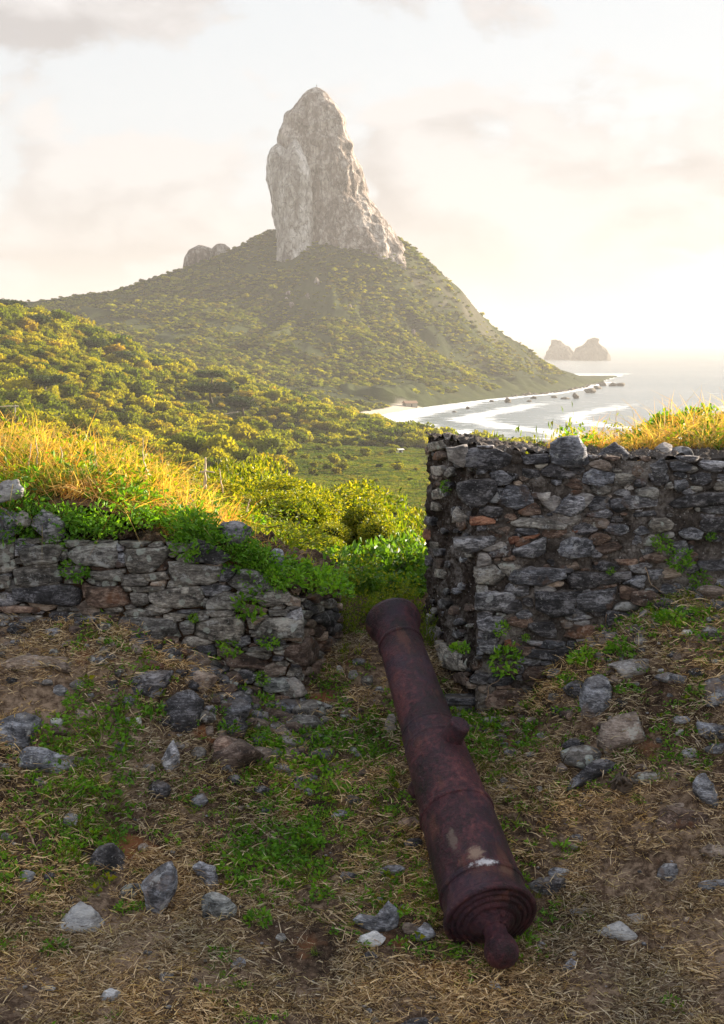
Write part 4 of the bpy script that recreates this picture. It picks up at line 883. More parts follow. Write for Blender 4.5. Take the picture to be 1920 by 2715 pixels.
Lfill = raster_fill(Lreg, [q for q, _ in Lst], [26, 20, 15, 11, 8], rs, 2.2)
# extension of the facing beyond the frame uses wall coordinates too
place_stones(LW, PF, Lst, Lfill, rs, 'ggggbgnugd', budget=285)
Lcr = [(794, 1590), (905, 1530), (905, 1800), (850, 1900), (794, 1930)]
lf = raster_fill(Lcr, [q for q, _ in Lch], [14, 10, 7], rs, 1.3, .93, 1500)
place_stones(LW, PL, Lch, lf, rs, 'nudgn', budget=14+40, smallname='cheek_packing')
ltop_px = np.array([(-2500, 1424), (0, 1428), (300, 1434), (520, 1446), (600, 1496), (640, 1516), (720, 1562), (790, 1592), (820, 1592)])
LTZ = [PF.hit(960, p).z for p in ltop_px[:, 1]]
def ltop(x): return np.interp(960+x/YF*F*1.007, ltop_px[:, 0], LTZ)
def lface(u, v):
    x = -3.6+(LC+3.6)*u; zt = ltop(x)-.015; zb = CAMZ-2.35; P_ = np.stack([x, YF+.035+0*x, zb+(zt-zb)*v], -1); P_[:, 1] -= relief(P_, .035); P_[:, 2] += .01*vnoise(P_*20); return P_
wall_sheet('mortar_core', lface, 300, 110, M_EARTHM, LW)
def lcheek(u, v):
    x = LC-.03+(LB-LC)*u; y = YF+.03+(LYB-YF)*u; zt = PF.hit(800, 1592).z-.02+.09*u; zb = CAMZ-2.3; P_ = np.stack([x, y, zb+(zt-zb)*v], -1); r = relief(P_, .03, 5); return P_+np.stack([r-.03, .04-r*.4, 0*r], -1)
wall_sheet('mortar_cheek', lcheek, 90, 110, M_EARTHM, LW)
def lcap(u, v):
    x = -3.6+(LC+3.6)*u; zt = ltop(x)-.015; xx = x+(LB-LC)*v*np.maximum(0, (u-.75)/.25); P_ = np.stack([xx, YF+.02+(LYB-YF)*v, zt+.07*v], -1); P_[:, 2] += relief(P_, .08, 8); return P_
wall_sheet('soil_capping', lcap, 260, 40, m_ground, LW)

# ------------------------------------------------------------------ right wall
RW = thing('stone_wall', 'tall rough wall of black and blue grey rubble with red bricks', 'wall')
Rst = [([(380, 150), (470, 135), (480, 190), (455, 235), (390, 205)], 'p'), ([(465, 168), (500, 150), (600, 150), (690, 195), (690, 225), (600, 245), (465, 228)], 'd'), ([(715, 180), (835, 175), (840, 215), (730, 220)], 'd'), ([(850, 130), (880, 105), (965, 97), (1000, 160), (1030, 215), (940, 230), (855, 215), (845, 180)], 'b'),
 ([(1210, 240), (1240, 220), (1265, 250), (1250, 275), (1210, 275)], 'u'), ([(1290, 225), (1350, 195), (1370, 240), (1350, 280), (1300, 275)], 'b'), ([(1385, 212), (1440, 202), (1500, 235), (1440, 255), (1385, 245)], 'b'), ([(985, 267), (1030, 242), (1140, 265), (1145, 300), (1060, 320), (980, 300)], 'b'),
 ([(420, 315), (490, 290), (610, 292), (600, 340), (550, 410), (480, 415), (440, 370)], 'd'), ([(620, 370), (650, 315), (740, 320), (770, 400), (720, 430), (650, 420), (610, 400)], 'b'), ([(780, 352), (845, 347), (840, 380), (800, 385)], 'p'), ([(850, 430), (930, 357), (990, 370), (1000, 440), (930, 455)], 'b'),
 ([(1003, 400), (1050, 362), (1110, 370), (1115, 415), (1020, 430)], 'd'), ([(1150, 390), (1180, 362), (1320, 362), (1320, 405), (1200, 420)], 'b'), ([(1380, 400), (1450, 362), (1624, 342), (1660, 370), (1624, 395), (1420, 418)], 'd'), ([(410, 440), (430, 415), (475, 460), (440, 480), (405, 480)], 'g'),
 ([(483, 460), (600, 447), (605, 485), (490, 495)], 'r'), ([(650, 470), (720, 457), (905, 475), (915, 512), (720, 503), (655, 495)], 'g'), ([(977, 480), (1030, 450), (1110, 467), (1105, 508), (1000, 503)], 'u'), ([(415, 557), (560, 545), (630, 537), (635, 570), (560, 590), (480, 620), (420, 600)], 'b'),
 ([(650, 550), (700, 540), (715, 570), (665, 580)], 'r'), ([(718, 548), (795, 533), (790, 550), (725, 558)], 'r'), ([(940, 514), (990, 507), (990, 525), (945, 527)], 'r'), ([(567, 592), (655, 585), (662, 633), (570, 640)], 'b'), ([(680, 603), (830, 543), (840, 620), (760, 640), (690, 640)], 'b'),
 ([(887, 570), (930, 547), (1035, 557), (1040, 623), (940, 643), (885, 630)], 'b'), ([(1047, 580), (1140, 567), (1168, 600), (1090, 623), (1047, 613)], 'n'), ([(1197, 583), (1230, 537), (1260, 557), (1250, 578)], 'b'), ([(1195, 611), (1290, 592), (1320, 610), (1260, 628)], 'b'), ([(502, 690), (600, 670), (638, 720), (610, 758), (510, 753)], 'g'),
 ([(657, 740), (680, 692), (760, 682), (900, 690), (908, 727), (800, 763), (660, 758)], 'b'), ([(822, 755), (860, 742), (903, 750), (900, 768), (830, 772)], 'u'), ([(910, 667), (960, 657), (980, 690), (920, 693)], 'u'), ([(915, 712), (940, 702), (1080, 702), (1200, 702), (1200, 738), (1000, 778), (940, 776)], 'd'),
 ([(512, 800), (560, 790), (690, 800), (670, 858), (600, 880), (512, 870)], 'b'), ([(782, 790), (990, 787), (960, 830), (948, 890), (850, 903), (782, 870)], 'd'), ([(962, 802), (1160, 767), (1150, 850), (1080, 878), (970, 880)], 'b'), ([(1197, 790), (1310, 784), (1363, 840), (1300, 863), (1200, 838)], 'n'),
 ([(512, 922), (560, 902), (640, 907), (640, 963), (560, 973), (515, 955)], 'b'), ([(735, 932), (860, 922), (870, 998), (810, 990), (740, 960)], 'd'), ([(887, 920), (920, 917), (955, 940), (930, 960), (900, 955)], 'u'), ([(957, 905), (1010, 897), (1035, 910), (990, 920)], 'p'), ([(892, 990), (960, 942), (1080, 947), (1060, 985), (960, 1000)], 'n'),
 ([(517, 1002), (600, 1007), (620, 1058), (590, 1075), (520, 1060)], 'b'), ([(742, 1080), (770, 1047), (860, 1052), (880, 1017), (910, 1037), (993, 1047), (985, 1088), (860, 1103)], 'd'), ([(717, 1160), (760, 1127), (865, 1137), (840, 1208), (780, 1222), (730, 1195)], 'n'), ([(552, 1200), (590, 1152), (688, 1180), (690, 1208), (580, 1215)], 'd'),
 ([(547, 1280), (600, 1227), (720, 1232), (735, 1278), (640, 1318), (560, 1310)], 'n'), ([(372, 1270), (520, 1267), (518, 1295), (380, 1300)], 'd'), ([(747, 1280), (830, 1232), (865, 1250), (860, 1318), (800, 1318)], 'd'), ([(380, 1330), (470, 1325), (472, 1363), (380, 1368)], 'g'), ([(492, 1337), (600, 1335), (640, 1363), (600, 1390), (490, 1385)], 'g'),
 ([(660, 1335), (780, 1330), (850, 1345), (840, 1385), (680, 1388)], 'n'), ([(1392, 575), (1450, 562), (1470, 618), (1400, 633)], 'b'), ([(1512, 462), (1640, 452), (1640, 525), (1522, 528)], 'd'), ([(1502, 652), (1640, 642), (1640, 698), (1512, 693)], 'd'), ([(1132, 650), (1250, 637), (1278, 655), (1200, 673), (1140, 668)], 'n'), ([(1267, 692), (1358, 692), (1358, 738), (1282, 738)], 'b'),
 ([(1392, 790), (1460, 767), (1548, 790), (1500, 843), (1402, 838)], 'b'), ([(1562, 742), (1640, 732), (1640, 828), (1572, 818)], 'b'), ([(1012, 1060), (1100, 1027), (1158, 1040), (1120, 1078), (1030, 1088)], 'b'), ([(1202, 440), (1310, 427), (1318, 450), (1212, 458)], 'b'), ([(692, 880), (740, 872), (768, 900), (740, 918), (692, 908)], 'b'), ([(1092, 872), (1240, 882), (1248, 938), (1100, 958)], 'd'),
 ([(1512, 412), (1640, 402), (1640, 440), (1522, 443)], 'b'), ([(1392, 292), (1450, 287), (1468, 318), (1420, 348), (1392, 320)], 'b'), ([(1472, 320), (1520, 307), (1528, 338), (1480, 348)], 'g'), ([(1562, 305), (1624, 292), (1640, 338), (1585, 335)], 'g'), ([(722, 242), (790, 247), (798, 278), (720, 283)], 'd'), ([(1172, 315), (1208, 310), (1218, 333), (1180, 338)], 'p'),
 ([(702, 1002), (760, 1012), (838, 1017), (818, 1033), (770, 1035)], 'b'), ([(570, 715 + 290), (600, 1000), (618, 1010), (600, 1015)], 'b'), ([(640, 255), (700, 265), (690, 290), (630, 285)], 'd'), ([(870, 250), (960, 255), (950, 285), (870, 285)], 'd'), ([(1040, 660), (1105, 662), (1100, 690), (1042, 690)], 'n'), ([(1230, 800 + 130), (1280, 940), (1300, 970), (1240, 985)], 'n'),
 ([(640, 1010), (665, 1005), (670, 1030), (640, 1035)], 'r'), ([(975, 358), (1005, 360), (1007, 385), (980, 385)], 'r'), ([(690, 1120), (720, 1118), (728, 1150), (700, 1168)], 'b'), ([(800, 1102), (875, 1104), (870, 1120), (805, 1122)], 'b'), ([(720, 1225), (790, 1228), (785, 1250), (735, 1252)], 'g')]
Rst = [([B(*p) for p in q], m_) for q, m_ in Rst]
Rch = [([(310, 232), (370, 228), (385, 255), (350, 275), (315, 265)], 'p'), ([(300, 262), (345, 282), (340, 292), (302, 274)], 'u'), ([(325, 303), (362, 306), (360, 318), (328, 314)], 'n'), ([(275, 515), (305, 515), (308, 560), (278, 555)], 'r'), ([(278, 455), (310, 460), (312, 495), (280, 490)], 'b'), ([(285, 945), (340, 955), (338, 1010), (285, 1000)], 'p'),
 ([(345, 1010), (460, 1090), (465, 1150), (380, 1130), (350, 1060)], 'g'), ([(315, 390), (345, 400), (340, 430), (312, 425)], 'g'), ([(340, 330), (372, 335), (370, 368), (342, 362)], 'g'), ([(395, 1165), (450, 1160), (500, 1200), (480, 1215), (400, 1195)], 'n'), ([(300, 130), (370, 110), (380, 145), (310, 165)], 'g'), ([(310, 570), (340, 575), (338, 600), (312, 598)], 'g'), ([(330, 690), (372, 700), (365, 735), (332, 725)], 'g')]
Rch = [([B(*p) for p in q], m_) for q, m_ in Rch]
Rreg = [(1262, 1180), (1300, 1178), (1440, 1195), (1465, 1200), (1560, 1205), (1700, 1210), (1920, 1205), (2300, 1215), (2300, 1600), (1920, 1640), (1700, 1700), (1560, 1800), (1450, 1960), (1160, 1960), (1190, 1860), (1262, 1780)]
Rfill = raster_fill(Rreg, [q for q, _ in Rst], [24, 17, 13, 10, 7.5], rs, 1.9, .9)
Rfill = [q for q in Rfill if rs.uniform() > .28]
place_stones(RW, PF, Rst, Rfill, rs, 'bdngdbugbnpb', bulge=.010, budget=285)
Rcr = [(1128, 1180), (1262, 1172), (1262, 1780), (1200, 1830), (1128, 1700)]
rf = raster_fill(Rcr, [q for q, _ in Rch], [14, 10, 7], rs, 1.0, .8, 500)
rf = [q for q in rf if rs.uniform() > .62]
place_stones(RW, PR, Rch, rf, rs, 'dbdgdn', bulge=.0, budget=13+15, smallname='cheek_packing')
rtop_px = np.array([(1262, 1178), (1300, 1180), (1440, 1200), (1465, 1204), (1560, 1208), (1700, 1212), (1920, 1210), (4000, 1215)])
RTZ = [PF.hit(960, p).z for p in rtop_px[:, 1]]
def rtop(x): return np.interp(960+x/YF*F*1.007, rtop_px[:, 0], RTZ)
def rface(u, v):
    x = RC+(3.7-RC)*u; zt = rtop(x)-.012; zb = CAMZ-2.35; P_ = np.stack([x, YF+.006+0*x, zb+(zt-zb)*v], -1); P_[:, 1] -= relief(P_, .034, 12); P_[:, 2] += .012*vnoise(P_*18); return P_
wall_sheet('mortar_core', rface, 300, 180, M_LIMEM, RW)
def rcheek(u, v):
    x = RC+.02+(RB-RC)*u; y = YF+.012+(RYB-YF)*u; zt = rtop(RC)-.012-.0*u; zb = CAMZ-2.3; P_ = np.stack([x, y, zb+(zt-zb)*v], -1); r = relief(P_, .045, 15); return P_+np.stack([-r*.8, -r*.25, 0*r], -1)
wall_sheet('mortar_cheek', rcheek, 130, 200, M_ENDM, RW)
def rcap(u, v):
    x = RC+(3.7-RC)*u+(RB-RC)*v*(1-u)**6; zt = rtop(RC+(3.7-RC)*u)-.012; P_ = np.stack([x, YF+.014+(RYB-YF)*v, zt+0*x], -1); P_[:, 2] += relief(P_, .045, 18); return P_
wall_sheet('mortar_capping', rcap, 260, 70, M_LIMEM, RW)

# ------------------------------------------------------------------ cannon
M_IRON, t, out = new_mat('rusted_cast_iron'); tc_ = t.node('ShaderNodeTexCoord'); oc_ = tc_.outputs['Object']
a = t.noise(oc_, 3.5, 6, .6, .4); b = t.noise(oc_, 38, 6, .7); cc = t.noise(oc_, 170, 3, .6)
c = t.ramp(t.math('MULTIPLY_ADD', a, .55, t.math('MULTIPLY', b, .45)), [(.4, (.006, .0015, .003)), (.5, (.042, .0095, .017)), (.58, (.12, .032, .038)), (.66, (.22, .08, .06))])
c = t.mix(t.math('MULTIPLY', t.sstep(t.noise(t.scale(oc_, (1, 1, .35)), 9, 5, .65), .54, .66), .5), c, (.15, .05, .03))
c = t.mix(t.math('MULTIPLY', t.sstep(t.noise(oc_, 2.1, 5, .65), .5, .62), .55), c, (.03, .02, .04))
c = t.mix(t.math('MULTIPLY', t.sstep(cc, .62, .72), .6), c, (.24, .12, .08))
def spot(pos_, sx, sy, sz, lo=1.0, hi=.35):
    mp = t.node('ShaderNodeVectorMath', operation='SUBTRACT'); t.l.new(oc_, mp.inputs[0]); mp.inputs[1].default_value = pos_
    l_ = t.node('ShaderNodeVectorMath', operation='LENGTH'); t.l.new(t.scale(mp.outputs[0], (1/sx, 1/sy, 1/sz)), l_.inputs[0])
    return t.sstep(t.math('ADD', l_.outputs['Value'], t.math('MULTIPLY', t.math('SUBTRACT', b, .5), 2.4)), lo, hi)
SPOTS = (spot, c)
p_iron = t.node('ShaderNodeBsdfPrincipled', ins={'Roughness': .5, 'Metallic': .0, 'Specular IOR Level': .38})
t.l.new(t.math('MULTIPLY_ADD', b, .5, .18), p_iron.inputs['Roughness'])
bm = t.node('ShaderNodeBump', ins={'Height': t.math('ADD', b, t.math('MULTIPLY', cc, .4)), 'Strength': 1.0, 'Distance': .02}); t.l.new(bm.outputs[0], p_iron.inputs['Normal']); t.l.new(p_iron.outputs[0], out.inputs[0])
BR = at(1300, 2432, 6.15); MZ = at(1040, 1640, 8.02)
AX = (MZ-BR); LEN = AX.length; AX.normalize()
SIDE = AX.cross(Vector((0, 0, 1))).normalized(); UPN = SIDE.cross(AX).normalized()
ROLL = R(70)
TA = (SIDE*math.cos(ROLL)+UPN*math.sin(ROLL)).normalized(); TB = AX.cross(TA).normalized()
CN = thing('cannon', 'rusty purple brown iron cannon lying muzzle up in the wall opening', 'cannon', BR)
mtx = Matrix((TA, TB, AX)).transposed()            # local x = trunnion axis, y = other, z = along the bore
CN.rotation_euler = mtx.to_euler()
def lathe(prof, seg=64, mod=None):
    prof = np.array(prof, float); th = np.linspace(0, 2*np.pi, seg, endpoint=False); V = []
    for z, r in prof: V.append(np.stack([r*np.cos(th), r*np.sin(th), np.full(seg, z)], -1))
    V = np.array(V).reshape(-1, 3); V[:, :2] *= (1+.007*fbm(V*6, 3, seed=40)+.004*fbm(V*24, 3, seed=41))[:, None]
    return V, grid_faces(seg, len(prof), True), np.zeros((0, 3), int)
def dens(prof, step=.015):
    o_ = [prof[0]]
    for a_, b_ in zip(prof[:-1], prof[1:]):
        n_ = max(1, int(abs(b_[0]-a_[0])/step)); o_ += [(a_[0]+(b_[0]-a_[0])*k/n_, a_[1]+(b_[1]-a_[1])*k/n_) for k in range(1, n_+1)]
    return o_
def s_of(py, off=0):                                # axis station whose centre projects at image row py
    lo, hi = -.4, LEN+.2
    for _ in range(40):
        m_ = (lo+hi)/2; Q_ = BR+AX*m_+UPN*off; _, v_ = proj(np.array(Q_));
        if v_[0] > py: lo = m_
        else: hi = m_
    return lo
s1 = s_of(2290, .19); s2 = s_of(2092, .175); s3 = s_of(1925, .155); s4 = s_of(1892, .15); s5 = s_of(1665, .12)
TR = s_of(2012)
L_ = LEN
body = dens([(0.0, .203), (.03, .204), (.06, .2), (s1-.03, .196), (s2+.0, .180), (s2+.004, .173), (s3, .154), (s3+.003, .150), (s4, .148), (s4+.003, .143), (s5, .121), (s5+.06, .124), (s5+.12, .130), (L_-.07, .15), (L_-.03, .16), (L_-.01, .158), (L_, .146), (L_, .075), (L_-.35, .073), (L_-.36, .001)])
add('barrel', mesh_np('barrel', *(lambda v: (v[0], [v[1]]))(lathe(body)), [M_IRON]), CN)
def ring(z, r0, h, w_, nm='reinforce_ring', lab=None):
    v = lathe([(z-w_, r0-.004), (z-w_*.8, r0+h*.6), (z-w_*.3, r0+h), (z+w_*.3, r0+h), (z+w_*.8, r0+h*.6), (z+w_, r0-.004)]); o = add(nm, mesh_np(nm, v[0], [v[1]], [M_IRON]), CN)
    return o
ring(s1, .196, .007, .016); ring(s2, .180, .007, .02); ring(s3, .151, .005, .014); ring(s4+.01, .143, .006, .012); ring(s5, .121, .008, .014)
v = lathe([(.03, .2), (.028, .211), (.012, .216), (-.008, .215), (-.013, .208), (-.014, .196), (-.008, .192), (-.012, .186), (-.02, .182), (-.021, .172), (-.016, .168), (-.022, .160), (-.03, .156), (-.031, .146), (-.026, .141), (-.034, .132), (-.042, .126), (-.043, .112), (-.040, .106), (-.048, .098), (-.056, .088), (-.062, .07), (-.075, .058)])
add('base_ring', mesh_np('base_ring', v[0], [v[1]], [M_IRON]), CN)
v = lathe([(z+.085, r*.88 if z < -.2 else r*.95) for z, r in [(-.148, .06), (-.165, .056), (-.185, .056), (-.205, .062), (-.22, .07), (-.24, .08), (-.265, .087), (-.29, .087), (-.312, .078), (-.33, .062), (-.342, .04), (-.346, .012), (-.347, .001)]], 40)
add('cascabel_knob', mesh_np('cascabel_knob', v[0], [v[1]], [M_IRON]), CN)
for sg in (1, -1):
    th = np.linspace(0, 2*np.pi, 36, endpoint=False); V = []
    for x_, r in [(.10, .066), (.155, .06), (.165, .055), (.235, .054), (.247, .053), (.252, .048), (.252, .001)]:
        V.append(np.stack([np.full(36, x_*sg), r*np.cos(th), TR+r*np.sin(th)], -1))
    add('trunnion', mesh_np('trunnion', np.array(V).reshape(-1, 3), [grid_faces(36, 7, True)], [M_IRON]), CN)
# pale scuffs on the upper side of the breech
inv = mtx.transposed()
def on_barrel(px, py):
    P_ = inv @ (at(px, py, 6.0)-BR); d_ = inv @ ray(px, py); a_ = d_.x**2+d_.y**2; b_ = P_.x*d_.x+P_.y*d_.y; c_ = P_.x**2+P_.y**2-.19**2
    q = -b_/a_-math.sqrt(max(b_*b_-a_*c_, 0))/a_; return tuple(P_+d_*q)
k1 = spot(on_barrel(1285, 2288), .07, .07, .03); k2 = spot(on_barrel(1262, 2262), .05, .05, .05); k3 = spot(on_barrel(1200, 2225), .03, .03, .09); k4 = spot(on_barrel(1340, 2310), .05, .05, .03)
c = t.mix(t.math('MULTIPLY', k3, .5), c, (.26, .19, .15)); c = t.mix(t.math('MULTIPLY', k2, .75), c, (.36, .25, .18)); c = t.mix(t.math('MULTIPLY', k4, .6), c, (.15, .08, .05)); c = t.mix(t.math('MULTIPLY', k1, .85), c, (.75, .72, .74))
t.l.new(c, p_iron.inputs['Base Color'])
# ------------------------------------------------------------------ loose stones
def bb(x0, y0, x1, y1, sh='r'):
    w_, h_ = x1-x0, y1-y0
    S = dict(r=[(0, .5), (.12, .15), (.45, 0), (.82, .12), (1, .5), (.86, .88), (.5, 1), (.14, .86)], t=[(0, .85), (.25, .4), (.5, 0), (.75, .3), (1, .8), (.8, 1), (.25, 1)],
             s=[(0, .4), (.3, .05), (.75, 0), (1, .35), (.9, .85), (.5, 1), (.1, .8)], b=[(0, .1), (.3, 0), (.95, .08), (1, .85), (.7, 1), (.05, .92)], d=[(0, .75), (.35, .25), (.62, 0), (1, .35), (.95, .8), (.6, 1), (.2, .95)])[sh]
    return [(x0+a*w_, y0+b*h_) for a, b in S]
rs = np.random.default_rng(55)
def loose(crop, pts, mk, label, y=None, thick=.75, name='stone', dz=0):
    if mk == 'b' and thick == .75: mk = 'l'
    mx_, my_ = np.mean(pts, 0); pts = [(mx_+(a_-mx_)*1.14, my_+(b_-my_)*1.14) for a_, b_ in pts]; P = [crop(*p) for p in pts]; py = np.array([p[1] for p in P]); px = np.array([p[0] for p in P]); cx, by = px.mean(), py.max()
    if y is None: y = ground_hit(cx, by-(by-py.min())*.12)
    n_ = Vector((0, -.9, .43)).normalized(); pl = Plane(at(cx, by, y), n_); Q3 = [pl.hit(*p) for p in P]
    sz = min((px.max()-px.min()), (py.max()-py.min()))/F*y
    V, Q, T, c = poly_stone(Q3, n_, sz*.42*thick, sz*.6*thick, rs, m=30, chis=9, boulder=True, rough=.06)
    o = add(name, mesh_np(name, V, [Q, T], [MATS[mk]]), None, c, label=label, category='stone' if name == 'stone' else name); o.location.z -= sz*.05; return o
W8 = 7.97
